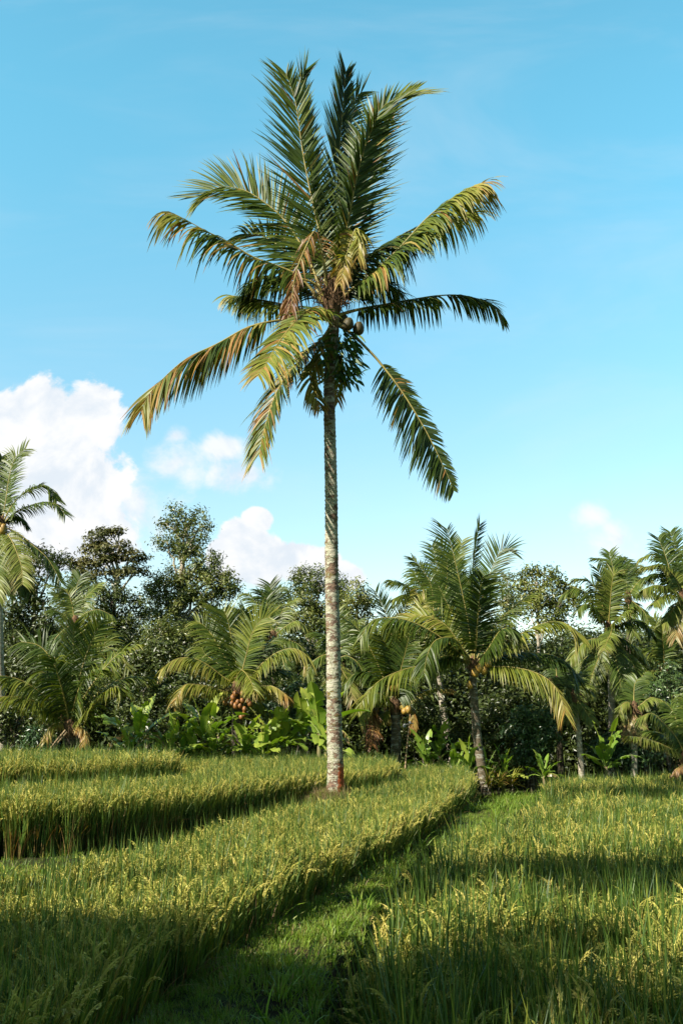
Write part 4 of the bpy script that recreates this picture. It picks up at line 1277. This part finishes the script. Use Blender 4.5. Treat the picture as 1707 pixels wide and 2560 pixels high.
palm('coconut palm with drooping half-dry fronds on a straight whitish trunk near the right edge', 34.5, 'F',
     '1122,2230 1125,2000 1122,1850 1125,1690', '1125,1665', [
         '1075,1600 1020,1620 995,1700|-0.2|hue=0.35 droop=1.0 L=0.7', '1060,1560 1030,1540 1010,1560|0.3|hue=0.2 L=0.7', '1190,1610 1260,1560 1330,1570|-0.3|hue=0.35 droop=0.9 L=0.7', '1120,1560 1125,1460 1150,1400|0.4|hue=0.15 droop=0.4 L=0.8',
         '1090,1740 1070,1820 1065,1880|-0.3|hue=0.72 droop=0.8 L=0.6', '1160,1740 1180,1820 1185,1890|-0.3|hue=0.5 droop=0.8 L=0.6', '1200,1680 1260,1720 1290,1800|0.4|hue=0.2 L=0.7', '1110,1750 1110,1830 1100,1900|0.5|hue=0.9 L=0.5'],
     r=(0.12, 0.10), seed=17, n=40, width=0.05, hue=0.25, bark='bark_pale', group=G_P)

palm('slender coconut palm with a curved white trunk and a small crown under the bigger fronds', 34.0, 'F',
     '684,2220 668,2000 648,1800 618,1590', '615,1570', [
         '570,1500 540,1470 520,1520|-0.2|hue=0.3 droop=0.9 L=0.7', '640,1480 700,1450 760,1500|0.1|hue=0.3 droop=0.9 L=0.8', '660,1600 720,1680 770,1760|-0.4|hue=0.35 droop=0.8 L=0.7', '590,1650 560,1720 550,1780|0.3|hue=0.2 L=0.7',
         '620,1450 640,1380 680,1350|0.4|hue=0.2 L=0.8', '580,1480 530,1400 480,1390|0.4|hue=0.25 L=0.8', '600,1640 590,1690 600,1740|-0.5|hue=0.42 droop=0.8 L=0.6'],
     r=(0.11, 0.085), seed=18, n=40, width=0.05, hue=0.25, bark='bark_pale', group=G_P)

palm('thin dark-trunked palm in the shade left of the curved white trunk', 36.0, 'F',
     '512,2180 500,2000 487,1750 478,1500', '475,1450', [
         '420,1400 370,1420 340,1500|0.3|hue=0.12 L=0.8', '520,1390 570,1380 610,1440|0.4|hue=0.15 L=0.8', '470,1350 460,1280 430,1240|0.5|hue=0.1 L=0.8', '440,1500 420,1580 410,1640|0.2|hue=0.15 L=0.7', '530,1480 560,1560 565,1640|0.3|hue=0.15 L=0.7'],
     r=(0.12, 0.09), seed=19, n=40, width=0.05, hue=0.12, bark='bark_dark', group=G_P)

palm('leaning grey-trunked palm between the straight white trunk and the right edge', 36.5, 'F',
     '1250,2230 1225,2080 1200,1950 1180,1780 1165,1620', '1160,1590', [
         '1110,1540 1060,1560 1030,1640|0.4|hue=0.15 L=0.8', '1210,1530 1270,1510 1320,1560|0.2|hue=0.18 L=0.8', '1170,1480 1180,1400 1210,1350|0.4|hue=0.15 L=0.8', '1200,1640 1240,1720 1250,1800|0.2|hue=0.15 L=0.7', '1130,1650 1110,1740 1115,1800|0.3|hue=0.2 L=0.7'],
     r=(0.15, 0.12), seed=20, n=40, width=0.05, hue=0.15, bark='bark_mid', group=G_P)


# ---------------------------------------------------------------- broadleaf trees and shrubs
def leaves(acc, C, N, size, rg, hue, fold=0.25, aspect=0.42):
    """one diamond leaf per centre C, facing N"""
    n = len(C)
    N = unit(N)
    d = unit(np.cross(N, rg.normal(0, 1, (n, 3))))
    s_ = np.cross(N, d)
    sz = (size * rg.uniform(0.65, 1.35, n))[:, None]
    tip = C + d * sz - UP[None] * sz * 0.25
    b = C - d * sz
    l_ = C + s_ * sz * aspect + N * sz * fold * 0.5
    r_ = C - s_ * sz * aspect + N * sz * fold * 0.5
    vv = np.stack([b, l_, tip, r_], 1).reshape(-1, 3)
    acc.add(vv, np.arange(4 * n).reshape(-1, 4), np.repeat(hue, 4))


def crown_leaves(acc, lobes, rg, size, clump_r, per_clump, fill=1.0, hue=0.5, layered=0.0, shell=0.55):
    cl = []
    for (c, r) in lobes:
        c, r = np.asarray(c, float), np.asarray(r, float)
        nc = max(4, int(fill * 3.2 * (r[0] * r[1] + r[0] * r[2] + r[1] * r[2]) / 3 / (clump_r ** 2)))
        dv = unit(rg.normal(0, 1, (nc, 3)))
        rad = shell + (1 - shell) * rg.random(nc) ** 0.7
        P = c[None] + dv * rad[:, None] * r[None] * (1 + rg.normal(0, 0.10, nc))[:, None]
        tone = rg.normal(0, 0.16, nc)
        cl.append(P)
        k = (2.5 * per_clump * rg.uniform(0.5, 1.4, nc)).astype(int) + 1
        idx = np.repeat(np.arange(nc), k)
        m = len(idx)
        off = rg.normal(0, 1, (m, 3)) * clump_r * np.array([0.62, 0.62, 0.62 - 0.36 * layered])
        Cc = P[idx] + off * 0.85
        Nn = unit(dv[idx] * 0.6 + UP[None] * (0.5 + 0.6 * layered) + off / clump_r * 0.45 + rg.normal(0, 0.55, (m, 3)))
        leaves(acc, Cc, Nn, size * 0.78, rg, np.clip(hue + tone[idx] + rg.normal(0, 0.12, m), 0, 1))
    return cl


def limb(acc, a, b, r0, r1, rg, n=8, wob=0.08):
    t = np.linspace(0, 1, n)
    L = np.linalg.norm(b - a)
    P = a[None] + (b - a)[None] * t[:, None] + rg.normal(0, wob * L / n ** 0.5, (n, 3)) * (np.sin(t * math.pi))[:, None]
    P[:, 2] += L * 0.06 * np.sin(t * math.pi)
    acc.tube(P, r0 + (r1 - r0) * t, 6)
    return P


def tree(label, d, trunk, lobes, leafm='tree_green', bark='bark_pale', size=0.11, clump=0.38, per=26, fill=1.0, hue=0.5, r0=0.2, seed=1,
         name='broadleaf_tree', cat='tree', group=None, layered=0.0, twigs=5, shell=0.55, depth=1.0):
    """trunk: photo path from the foot to the top; lobes: x,y,rx,ry,(depth shift) in photo pixels of the full view"""
    rg = np.random.default_rng(seed)
    tp = [W(x, y, d) for x, y in pxs('S', trunk)]
    gz_ = float(ground_z(np.array([tp[0][0]]), np.array([d]))[0]) + CZ
    base = np.array([tp[0][0], d, gz_])
    tp = [np.array([tp[0][0], d, gz_ - 0.15])] + tp[1:]
    root = thing(name, label, cat, base, group)
    LB = []
    k = d / FPX / 0.91857
    for it in lobes.split():
        q = [float(x) for x in it.split(',')]
        c = W(q[0] / 0.91857, q[1] / 0.91857, d + (q[4] if len(q) > 4 else 0))
        LB.append((c, (q[2] * k, (q[2] + q[3]) / 2 * k * depth, q[3] * k)))
    a = Acc()
    P, L = smooth_path(tp, 26)
    P = P + rg.normal(0, 0.03, P.shape) * np.linspace(0, 1, 26)[:, None]
    a.tube(P, r0 * np.linspace(1.15, 0.25, 26), 8)
    ca = Acc()
    cl = crown_leaves(ca, LB, rg, size, clump, per, fill, hue, layered, shell)
    for (c, r), pc in zip(LB, cl):
        dd = np.linalg.norm(P - c[None], axis=1) + np.where(P[:, 2] > c[2], 2.0, 0)
        i = int(np.argmin(dd))
        i = max(3, min(i, 25))
        j = max(2, i - 4)
        lr = r0 * np.interp(j, [0, 25], [0.55, 0.2])
        bp = limb(a, P[j], c, lr, lr * 0.45, rg)
        for q in pc[rg.permutation(len(pc))[:twigs]]:
            limb(a, bp[rg.integers(4, 8)], q, lr * 0.4, lr * 0.10, rg, 5)
    a.build('trunk', bark, root, base)
    ca.build('crown', leafm, root, base, smooth=False)
    return root


def shrub(label, d, lobes, leafm='shrub', size=0.09, clump=0.25, per=24, fill=1.0, hue=0.5, seed=1, name='shrub', cat='shrub', group=None, bark='bark_mid'):
    """a bush: several thin stems from one foot, and leaf clumps"""
    rg = np.random.default_rng(seed)
    k = d / FPX / 0.91857
    LB = []
    for it in lobes.split():
        q = [float(x) for x in it.split(',')]
        LB.append((W(q[0] / 0.91857, q[1] / 0.91857, d + (q[4] if len(q) > 4 else 0)), (q[2] * k, (q[2] + q[3]) / 2 * k, q[3] * k)))
    cx = float(np.mean([c[0] for c, _ in LB]))
    gz_ = float(ground_z(np.array([cx]), np.array([d]))[0]) + CZ
    base = np.array([cx, d, gz_])
    root = thing(name, label, cat, base, group)
    ca = Acc()
    cl = crown_leaves(ca, LB, rg, size, clump, per, fill, hue, 0, 0.4)
    a = Acc()
    for (c, r), pc in zip(LB, cl):
        bp = limb(a, base + np.array([rg.normal(0, 0.15), rg.normal(0, 0.1), -0.1]), c, 0.035, 0.015, rg)
        for q in pc[rg.permutation(len(pc))[:5]]:
            limb(a, bp[rg.integers(3, 8)], q, 0.014, 0.004, rg, 5)
    a.build('stems', bark, root, base)
    ca.build('foliage', leafm, root, base, smooth=False)
    return root


G_T = 'broadleaf trees behind the palms'
tree('tallest broadleaf tree on the left, an airy crown above a pale forked trunk', 48.0, '415,1730 412,1500 414,1340 428,1250 432,1200',
     '428,1180,40,24 402,1210,46,26 455,1215,36,28 385,1245,38,20 440,1248,52,28 475,1278,34,22 415,1268,38,20 425,1312,42,20 470,1312,48,22 505,1318,36,22 375,1345,50,32 400,1360,62,42 455,1345,55,40 505,1345,40,34 360,1400,45,40 430,1410,70,45 500,1400,48,40 520,1350,28,24',
     size=0.10, clump=0.32, per=26, fill=0.85, seed=31, r0=0.24, group=G_T)
tree('round bushy tree with grey-green leaves in front of the tallest one', 43.0, '395,1730 392,1640 388,1540 380,1470',
     '380,1480,60,42 430,1475,55,40 345,1510,42,40 410,1520,65,40 470,1500,45,45 365,1445,40,28 450,1540,50,40', leafm='tree_green', size=0.08, clump=0.27, per=30, fill=1.0, seed=32,
     r0=0.2, hue=0.45, group=G_T)
tree('bronze-leaved tree with flat layered branches beside the white cloud', 46.0, '262,1730 258,1520 262,1390 272,1310 255,1255',
     '235,1228,38,14 275,1225,22,12 205,1250,34,14 255,1258,55,16 300,1278,36,18 225,1285,48,16 180,1290,30,14 320,1308,22,14 275,1312,45,14 190,1312,36,14 215,1340,50,18',
     leafm='tree_brown', size=0.12, clump=0.36, per=26, fill=1.3, seed=33, r0=0.22, layered=0.8, group=G_T, twigs=4, hue=0.6)
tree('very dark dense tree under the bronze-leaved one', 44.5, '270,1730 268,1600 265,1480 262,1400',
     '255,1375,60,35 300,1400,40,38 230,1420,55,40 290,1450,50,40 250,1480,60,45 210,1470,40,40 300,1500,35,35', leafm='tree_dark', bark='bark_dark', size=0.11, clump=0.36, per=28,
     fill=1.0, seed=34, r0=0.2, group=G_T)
tree('dark spreading tree behind the palm at the left edge', 44.0, '70,1730 72,1560 78,1420 85,1350',
     '40,1290,54,30 95,1285,42,24 130,1290,32,20 60,1345,55,34 110,1370,45,28 20,1390,50,40 80,1420,60,36 30,1460,60,40 110,1450,45,40 60,1500,60,40', leafm='tree_dark', bark='bark_mid', size=0.11,
     clump=0.36, per=26, fill=1.0, seed=35, r0=0.2, group=G_T, hue=0.55)
tree('round-topped grey-green tree directly behind the tall palm trunk', 50.0, '725,1730 722,1560 720,1440 718,1370',
     '700,1335,38,28 740,1335,45,30 690,1375,40,34 735,1380,55,36 775,1360,35,34 710,1425,55,38 760,1425,45,40 680,1430,35,40', size=0.10, clump=0.34, per=28, fill=1.05, seed=36, r0=0.22,
     hue=0.45, group=G_T)
tree('narrow yellow-green tree just right of the tall palm trunk', 45.0, '822,1730 820,1560 820,1440 822,1370',
     '822,1345,20,20 815,1375,30,22 840,1385,24,20 805,1410,30,24 835,1425,38,26 800,1455,38,28 840,1470,40,28', leafm='tree_green', size=0.09, clump=0.28, per=28, fill=1.1, seed=37, r0=0.14,
     bark='bark_mid', hue=0.7, group=G_T)
tree('airy tree with a thin pale trunk between the leaning palm and the ringed one', 45.0, '1248,1780 1242,1640 1236,1500 1234,1400 1232,1330',
     '1222,1308,24,18 1250,1325,34,20 1205,1335,28,22 1285,1345,36,22 1310,1365,28,20 1240,1360,45,24 1290,1385,40,26 1215,1385,36,26 1260,1415,50,26', size=0.11, clump=0.33, per=24, fill=1.0,
     seed=38, r0=0.13, hue=0.6, group=G_T)
tree('small vine-hung tree right of the leaning palm crown', 46.0, '1165,1770 1163,1600 1162,1450 1164,1360',
     '1165,1335,20,22 1158,1370,26,24 1175,1400,26,28 1160,1440,32,30 1170,1490,34,30', size=0.10, clump=0.3, per=26, fill=1.1, seed=39, r0=0.13, hue=0.55, group=G_T)

G_S = 'shrubs under the palms'
shrub('round glossy blue-green shrub at the field edge right of the leaning palm', 34.0, '1215,1640,40,30 1250,1650,32,28 1200,1680,40,34 1245,1690,38,36 1225,1720,50,36 1190,1725,28,30', seed=51, size=0.095, hue=0.62, group=G_S)
shrub('dark leafy shrub behind the leaning palm trunk', 35.5, '1130,1640,36,36 1150,1680,34,36 1110,1690,36,36 1145,1720,40,36 1060,1690,34,36 1040,1720,36,30', leafm='tree_dark', seed=52, hue=0.6, group=G_S)
shrub('sunlit green bush climbing at the right edge of the picture', 36.0, '1530,1560,34,36 1550,1600,36,34 1510,1620,30,34 1540,1660,40,36 1500,1590,22,24', seed=53, size=0.08, hue=0.75, group=G_S)
shrub('low green bush at the foot of the young palm on the left', 28.3, '80,1690,26,20 100,1705,26,18 62,1708,24,16 85,1718,34,14', seed=54, size=0.06, clump=0.16, hue=0.5, group=G_S)
shrub('dark shrub between the two groups of banana plants', 33.5, '690,1600,46,28 730,1620,40,30 650,1630,40,30 700,1650,50,30', leafm='shrub', seed=55, hue=0.35, group=G_S)
shrub('dark shrub behind the left banana plants', 33.0, '330,1590,40,34 370,1620,44,34 300,1630,40,34 410,1600,36,36 345,1660,60,30', leafm='tree_dark', seed=56, hue=0.55, group=G_S)
shrub('green bush filling the gap behind the far-right banana plant', 35.0, '1400,1710,46,30 1450,1720,44,32 1370,1730,34,26 1490,1730,36,30 1420,1745,60,22', seed=57, hue=0.5, group=G_S)
shrub('dark bush at the left edge below the cut-off palm', 30.0, '20,1640,36,30 50,1610,34,30 10,1690,40,34 115,1660,30,30', leafm='tree_dark', seed=58, hue=0.6, group=G_S)
shrub('dark undergrowth bush right of the palm with the whitish trunk foot', 36.0, '960,1640,40,36 1000,1660,36,34 940,1690,36,30 990,1710,40,30', leafm='tree_dark', seed=59, hue=0.6, group=G_S)


def undergrowth():
    """the dark forest behind everything: leaf clumps in several ragged ranks"""
    rg = np.random.default_rng(71)
    protos = []
    for k in range(6):
        g = np.random.default_rng(710 + k)
        a = Acc()
        n = 260
        off = g.normal(0, 1, (n, 3)) * np.array([0.5, 0.5, 0.42])
        leaves(a, off, unit(off + UP[None] * 0.6 + g.normal(0, 0.5, (n, 3))), 0.095, g, np.clip(g.normal(0.45, 0.2, n), 0, 1))
        protos.append(a.build('leaf_clump', 'tree_dark', link=False, smooth=False))  # dark leaves stand in for the shade under the canopy
    coll = proto_collection('forest_clumps', protos)
    pos = []
    for d, hmax, cnt in ((39.5, 1.6, 420), (43, 2.6, 700), (49, 3.4, 900), (56, 4.6, 1300)):
        x = rg.uniform(-0.40 * d, 0.40 * d, cnt)
        top = hmax + 1.0 * bump_noise(x, x * 0 + d, int(d), 0.35)
        gz_ = ground_z(x, np.full(cnt, d))
        z = gz_ + (top - gz_) * rg.random(cnt) ** 0.9
        pos.append(np.stack([x, d + rg.uniform(-1.6, 1.6, cnt), z + CZ], -1))
    pos = np.vstack(pos)
    n = len(pos)
    rot = rg.uniform(-0.6, 0.6, (n, 3))
    rot[:, 2] = rg.uniform(0, 6.28, n)
    sc = np.repeat(rg.uniform(0.7, 1.35, n)[:, None], 3, 1)
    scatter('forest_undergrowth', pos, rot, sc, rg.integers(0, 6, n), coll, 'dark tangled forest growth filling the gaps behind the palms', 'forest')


undergrowth()


# ---------------------------------------------------------------- banana plants
def banana_leaf(acc, p0, az, el, L, Wm, rg, hue, bend=1.2, torn=0.15, dead=False):
    n = 13
    d = np.array([math.cos(az) * math.cos(el), math.sin(az) * math.cos(el), math.sin(el)])
    hz = np.array([math.cos(az), math.sin(az), 0])
    pts, e = [p0], el
    for k in range(n - 1):
        e = el - bend * (k / (n - 1)) ** 1.5
        dd = hz * math.cos(e) + UP * math.sin(e)
        pts.append(pts[-1] + dd * L / (n - 1))
    P = np.array(pts)
    T = unit(np.gradient(P, axis=0))
    side = np.cross(T, UP)
    side = unit(side + 1e-6)
    nn = np.cross(side, T)
    t = np.linspace(0, 1, n)
    wp = Wm * np.interp(t, [0, 0.14, 0.2, 0.35, 0.6, 0.85, 0.96, 1], [0.02, 0.04, 0.45, 0.9, 1.0, 0.7, 0.35, 0.03])
    acc.tube(P, np.linspace(0.022, 0.004, n), 5, min(hue + 0.15, 0.75))
    roll = rg.normal(0, 0.25)
    for sg in (1, -1):
        fold = rg.uniform(0.1, 0.5) if not dead else -1.6
        tear = (rg.random(n) < torn) * rg.uniform(0.2, 0.6, n)
        dirs = unit(side * sg + nn * (fold + sg * roll) + T * 0.25 - UP[None] * tear[:, None])
        mid = P + dirs * (wp * 0.55)[:, None]
        out = mid + unit(dirs - UP[None] * (0.35 + tear[:, None])) * (wp * 0.45)[:, None] + rg.normal(0, 0.006, (n, 3))
        vv = np.stack([P, mid, out], 1)
        f = []
        for i in range(n - 1):
            if tear[i] > 0.35 and t[i] > 0.3:
                continue
            for j in range(2):
                b = i * 3 + j
                f.append([b, b + 1, b + 4, b + 3])
        acc.add(vv.reshape(-1, 3), f, np.clip(hue + rg.normal(0, 0.02, (n, 3)) + np.array([0.06, 0, 0.02])[None] + (0.1 * t ** 4)[:, None], 0, 1).ravel())


def banana(label, fr, foot, top, d, seed, nl=7, hue=0.35, deadn=0, stem=True, wide=1.0):
    rg = np.random.default_rng(seed)
    f = W(*pxs(fr, foot)[0], d)
    tpt = W(*pxs(fr, top)[0], d)
    gz_ = float(ground_z(np.array([f[0]]), np.array([d]))[0]) + CZ
    base = np.array([f[0], d, gz_])
    H = (tpt[2] - gz_) * 1.18
    root = thing('banana_plant', label, 'banana plant', base, 'banana plants at the edge of the rice')
    sh = H * 0.48
    lean = np.array([(tpt[0] - f[0]) * 0.3, 0, 0])
    a = Acc()
    sp = [base - UP * 0.1, base + UP * sh * 0.5 + lean * 0.4, base + UP * sh + lean]
    P, _ = smooth_path(sp, 10)
    a.tube(P, np.linspace(0.075, 0.045, 10) * (0.6 + 0.25 * H), 8)
    a.build('stem', 'banana_stem', root, base)
    for k in range(nl):
        a = Acc()
        az = k * 2.4 + rg.uniform(-0.4, 0.4) + seed
        young = k / max(nl - 1, 1)
        el = 0.45 + 0.98 * young + rg.normal(0, 0.12)
        L = H * rg.uniform(0.52, 0.70)
        p0 = base + UP * sh * (0.86 + 0.14 * young) + lean
        hu = float(np.clip(hue + rg.normal(0, 0.08) + (0.12 if young > 0.85 else 0), 0, 0.72))
        banana_leaf(a, p0, az, el, L, L * 0.145 * wide, rg, hu, bend=rg.uniform(0.8, 1.7) * (1.1 - 0.8 * young), torn=0.42)
        a.build('leaf', 'banana', root, base)
    for k in range(deadn):
        a = Acc()
        az = rg.uniform(2.4, 5.2) if k else -0.5
        banana_leaf(a, base + UP * sh * 0.95 + lean, az, 0.6, H * 0.5, H * 0.07, rg, 0.93, bend=2.4, torn=0.5, dead=True)
        o = a.build('leaf', 'banana', root, base)
        o['label'] = 'withered brown banana leaf'
    return root


BAN = [
    ('leftmost large banana plant, with two withered grey-brown leaves', 'C', '900,2015', '935,1735', 29.5, 2),
    ('low bright banana sucker at the front of the left banana clump', 'C', '850,2015', '850,1880', 28.8, 0),
    ('short banana plant with a pale leaf right of the leftmost large one', 'C', '1110,2020', '1112,1865', 29.0, 0),
    ('wide low banana plant between two taller ones left of the orange-nut palm', 'C', '1190,2030', '1185,1890', 29.3, 0),
    ('tall banana plant with one broad leaf raised, left of the orange-nut palm', 'D', '350,1670', '340,1350', 30.0, 1),
    ('young banana plant with a lit yellow-green leaf in front of the tall raised-leaf one', 'D', '402,1680', '395,1480', 29.3, 0),
    ('small banana sucker leaning left at the foot of the raised-leaf plant', 'D', '290,1670', '285,1540', 29.3, 0),
    ('small banana plant just right of the orange-nut palm trunk', 'D', '612,1665', '620,1500', 30.0, 0),
    ('banana plant with one lit oval leaf, second right of the orange-nut palm', 'D', '730,1660', '722,1500', 29.8, 0),
    ('slim banana plant on a thin brown stem in the middle of the right clump', 'D', '806,1665', '812,1430', 30.4, 0),
    ('broad-leaved banana plant next to the slim brown-stemmed one', 'D', '862,1655', '865,1420', 30.6, 0),
    ('tall dark banana plant behind the right clump', 'D', '995,1650', '985,1340', 31.0, 0),
    ('banana plant with a long bright leaf reaching up beside the tall palm trunk', 'D', '1090,1660', '1110,1310', 30.2, 1),
    ('small banana plant half behind the tall palm trunk', 'D', '1140,1655', '1135,1480', 29.8, 0),
    ('banana plant with narrow upright leaves right of the thin pole', 'E', '570,1660', '560,1500', 33.0, 0),
    ('tall thin banana plant with drooping folded leaf beside the thin grey palm trunk', 'E', '650,1660', '640,1420', 35.0, 0),
    ('banana plant with a withered pinkish leaf left of the leaning palm trunk', 'E', '740,1670', '760,1560', 32.5, 1),
    ('banana plant with one broad upright leaf touching the leaning palm trunk', 'E', '845,1720', '842,1560', 32.3, 0),
    ('banana plant with a grey-green leaf just right of the leaning palm trunk', 'E', '945,1720', '960,1560', 33.0, 0),
    ('banana plant with one long arching leaf behind the spiky red-green plants', 'E', '1060,1760', '1090,1600', 32.6, 0),
    ('small banana plant with yellowing leaves in front of the glossy shrub', 'F', '375,2210', '330,2080', 32.5, 1),
    ('large bright banana plant with wide-spread leaves in front of the ringed palm', 'F', '880,2200', '900,1890', 33.0, 0),
]
for i, (lab, fr, ft, tp_, dd_, dn) in enumerate(BAN):
    banana(lab, fr, ft, tp_, dd_, 200 + i, nl=8 + i % 3, hue=0.44 if i < 14 else 0.34, deadn=dn, wide=1.15 if i < 14 else 0.9)


# ---------------------------------------------------------------- small things
def spiky(label, fr, foot, top, d, seed):
    rg = np.random.default_rng(seed)
    f, t_ = W(*pxs(fr, foot)[0], d), W(*pxs(fr, top)[0], d)
    gz_ = float(ground_z(np.array([f[0]]), np.array([d]))[0]) + CZ
    base = np.array([f[0], d, gz_])
    H = t_[2] - gz_
    root = thing('cordyline', label, 'spiky plant', base, 'spiky plants at the foot of the leaning palm')
    a = Acc()
    a.tube([base - UP * 0.05, base + UP * H * 0.25, base + UP * H * 0.5], [0.03, 0.025, 0.018], 6)
    a.build('stem', 'bark_mid', root, base)
    a = Acc()
    n = 46
    an = rg.uniform(0, 6.28, n)
    el = rg.uniform(-0.1, 1.35, n)
    P = np.zeros((n, 5, 3))
    P[:, 0] = base + UP * H * 0.3 + UP[None] * (rg.random(n) * H * 0.25)[:, None]
    hz = np.stack([np.cos(an), np.sin(an), np.zeros(n)], -1)
    L = H * rg.uniform(0.4, 0.58, n)
    for k in range(1, 5):
        e = el - 0.5 * (k / 4) ** 2
        P[:, k] = P[:, k - 1] + (hz * np.cos(e)[:, None] + UP[None] * np.sin(e)[:, None]) * (L / 4)[:, None]
    sd = np.cross(hz, UP)
    Wd = sd[:, None, :] * (np.array([0.5, 1, 0.9, 0.6, 0.05]) * 0.018 * max(H, 0.6))[None, :, None]
    a.strips(P, Wd, np.repeat(np.clip(rg.normal(0.45, 0.2, n), 0, 1)[:, None], 5, 1))
    a.build('leaves', 'palm', root, base)


spiky('spiky plant closest to the leaning palm trunk', 'E', '965,1810', '950,1620', 31.6, 61)
spiky('low spiky plant in the middle, between the palm trunk and the reddish spiky one', 'E', '1035,1790', '1030,1660', 31.8, 62)
spiky('reddish-green spiky plant with upright leaves, farthest right of the three', 'E', '1125,1790', '1125,1620', 32.0, 63)


def pole():
    d = 32.0
    a = Acc()
    p = [W(*q, d) for q in pxs('E', '425,1680 432,1580 442,1480 452,1385')]
    base = p[0]
    root = thing('scarecrow_pole', 'thin wooden pole with a small grey gadget on top, beyond the rice', 'pole', base)
    P, _ = smooth_path(p, 12)
    a.tube(P, np.linspace(0.028, 0.018, 12), 7)
    a.build('shaft', 'bamboo', root, base)
    a = Acc()
    t_ = p[-1]
    a.tube([t_ + (-0.16, 0, -0.02), t_ + (0.12, 0, 0.02)], [0.014, 0.014], 6)
    a.tube([t_ + (-0.16, 0, -0.1), t_ + (-0.16, 0, 0.01)], [0.05, 0.035], 8)
    a.tube([t_ + (0.02, 0, 0.02), t_ + (0.02, 0, 0.09)], [0.05, 0.03], 8)
    a.build('gadget', 'metal', root, base)


pole()


def leaning_sticks():
    for k, (tx, lab) in enumerate((('300,2032 370,1965 430,1895', 'upper bamboo stick leaning on the young palm at the left'),
                                   ('318,2036 385,1972 440,1908', 'lower bamboo stick leaning on the young palm at the left'))):
        p = [W(*q, 27.0 + 0.1 * k) for q in pxs('C', tx)]
        p[0][2] -= 0.1
        a = Acc()
        P, _ = smooth_path(p, 10)
        a.tube(P, 0.022 + 0.003 * (np.arange(10) % 3 == 0), 7)
        o = a.build('bamboo_stick', 'bamboo', None, p[0])
        tag(o, lab, 'stick', 'bamboo sticks leaning on the young palm')


leaning_sticks()


# ---------------------------------------------------------------- trees beside and behind the eye: they shade the near rice
def shade_tree(label, target, H, lobes, seed, foot, **kw):
    """a tree whose crown stands H metres above the target, back along the sun's rays"""
    rg = np.random.default_rng(seed)
    k = H / math.tan(SUN_EL)
    c = np.array([target[0] - math.sin(SUN_AZ) * k, target[1] - math.cos(SUN_AZ) * k, CZ + target[2] + H])
    gz_ = -1.9 + CZ
    base = np.array([c[0] + foot[0], c[1] + foot[1], gz_])
    root = thing('broadleaf_tree', label, 'tree', base, 'trees beside the photographer')
    LB = [(c + np.array(o), r) for o, r in lobes]
    a = Acc()
    P, _ = smooth_path([base - UP * 0.2, (base + c) / 2 + (0.2, 0.1, 0), c], 20)
    a.tube(P, np.linspace(0.22, 0.08, 20), 8)
    ca = Acc()
    cl = crown_leaves(ca, LB, rg, kw.get('size', 0.13), kw.get('clump', 0.4), kw.get('per', 28), kw.get('fill', 1.0), 0.5, 0, 0.2)
    for (cc, r), pc in zip(LB, cl):
        bp = limb(a, P[14], cc, 0.07, 0.03, rg)
        for q in pc[rg.permutation(len(pc))[:4]]:
            limb(a, bp[rg.integers(3, 8)], q, 0.03, 0.008, rg, 5)
    a.build('trunk', 'bark_mid', root, base)
    ca.build('crown', 'tree_green', root, base, smooth=False)


shade_tree('dense tree outside the picture, shading the lower left corner of the rice', (-2.2, 6.3, zM), 8.0,
           [((0, 0, 0), (1.6, 1.5, 1.2)), ((1.3, 0.1, 0.2), (1.3, 1.2, 1.0)), ((-1.3, 0.6, 0.2), (1.5, 1.3, 1.0)), ((1.9, -1.6, 0), (1.0, 0.9, 0.8)), ((-0.3, -1.4, 0.3), (2.0, 1.2, 1.0))], 81, (-0.8, -1.5), fill=1.8)
shade_tree('tree behind the photographer shading the foreground of the lowest paddy', (1.0, 7.6, zR), 8.5,
           [((0, 0, 0), (1.3, 1.0, 0.8)), ((1.5, -0.9, 0), (1.0, 0.6, 0.5)), ((-1.2, 0.0, 0.2), (0.8, 0.8, 0.7)), ((3.0, -0.7, 0), (0.9, 0.5, 0.4)), ((0.6, 1.7, 0), (0.7, 0.5, 0.4))], 82,
           (-0.5, -1.0), fill=1.4)
shade_tree('loose-crowned tree left of the picture, throwing a broken band of shade across the lowest paddy', (2.8, 13.4, zR), 9.5,
           [((0, 0.2, 0), (1.1, 0.9, 0.6)), ((1.4, 0.1, 0), (1.1, 0.9, 0.6)), ((-1.1, -0.3, 0), (0.7, 0.6, 0.5)), ((2.6, 0.4, 0.1), (1.0, 0.9, 0.6)), ((0.5, -1.6, 0), (0.7, 0.5, 0.4)),
            ((2.0, -1.9, 0), (0.8, 0.5, 0.4)), ((3.6, -1.0, 0), (0.8, 0.7, 0.5))], 83, (-1.5, 0.0), fill=1.5)
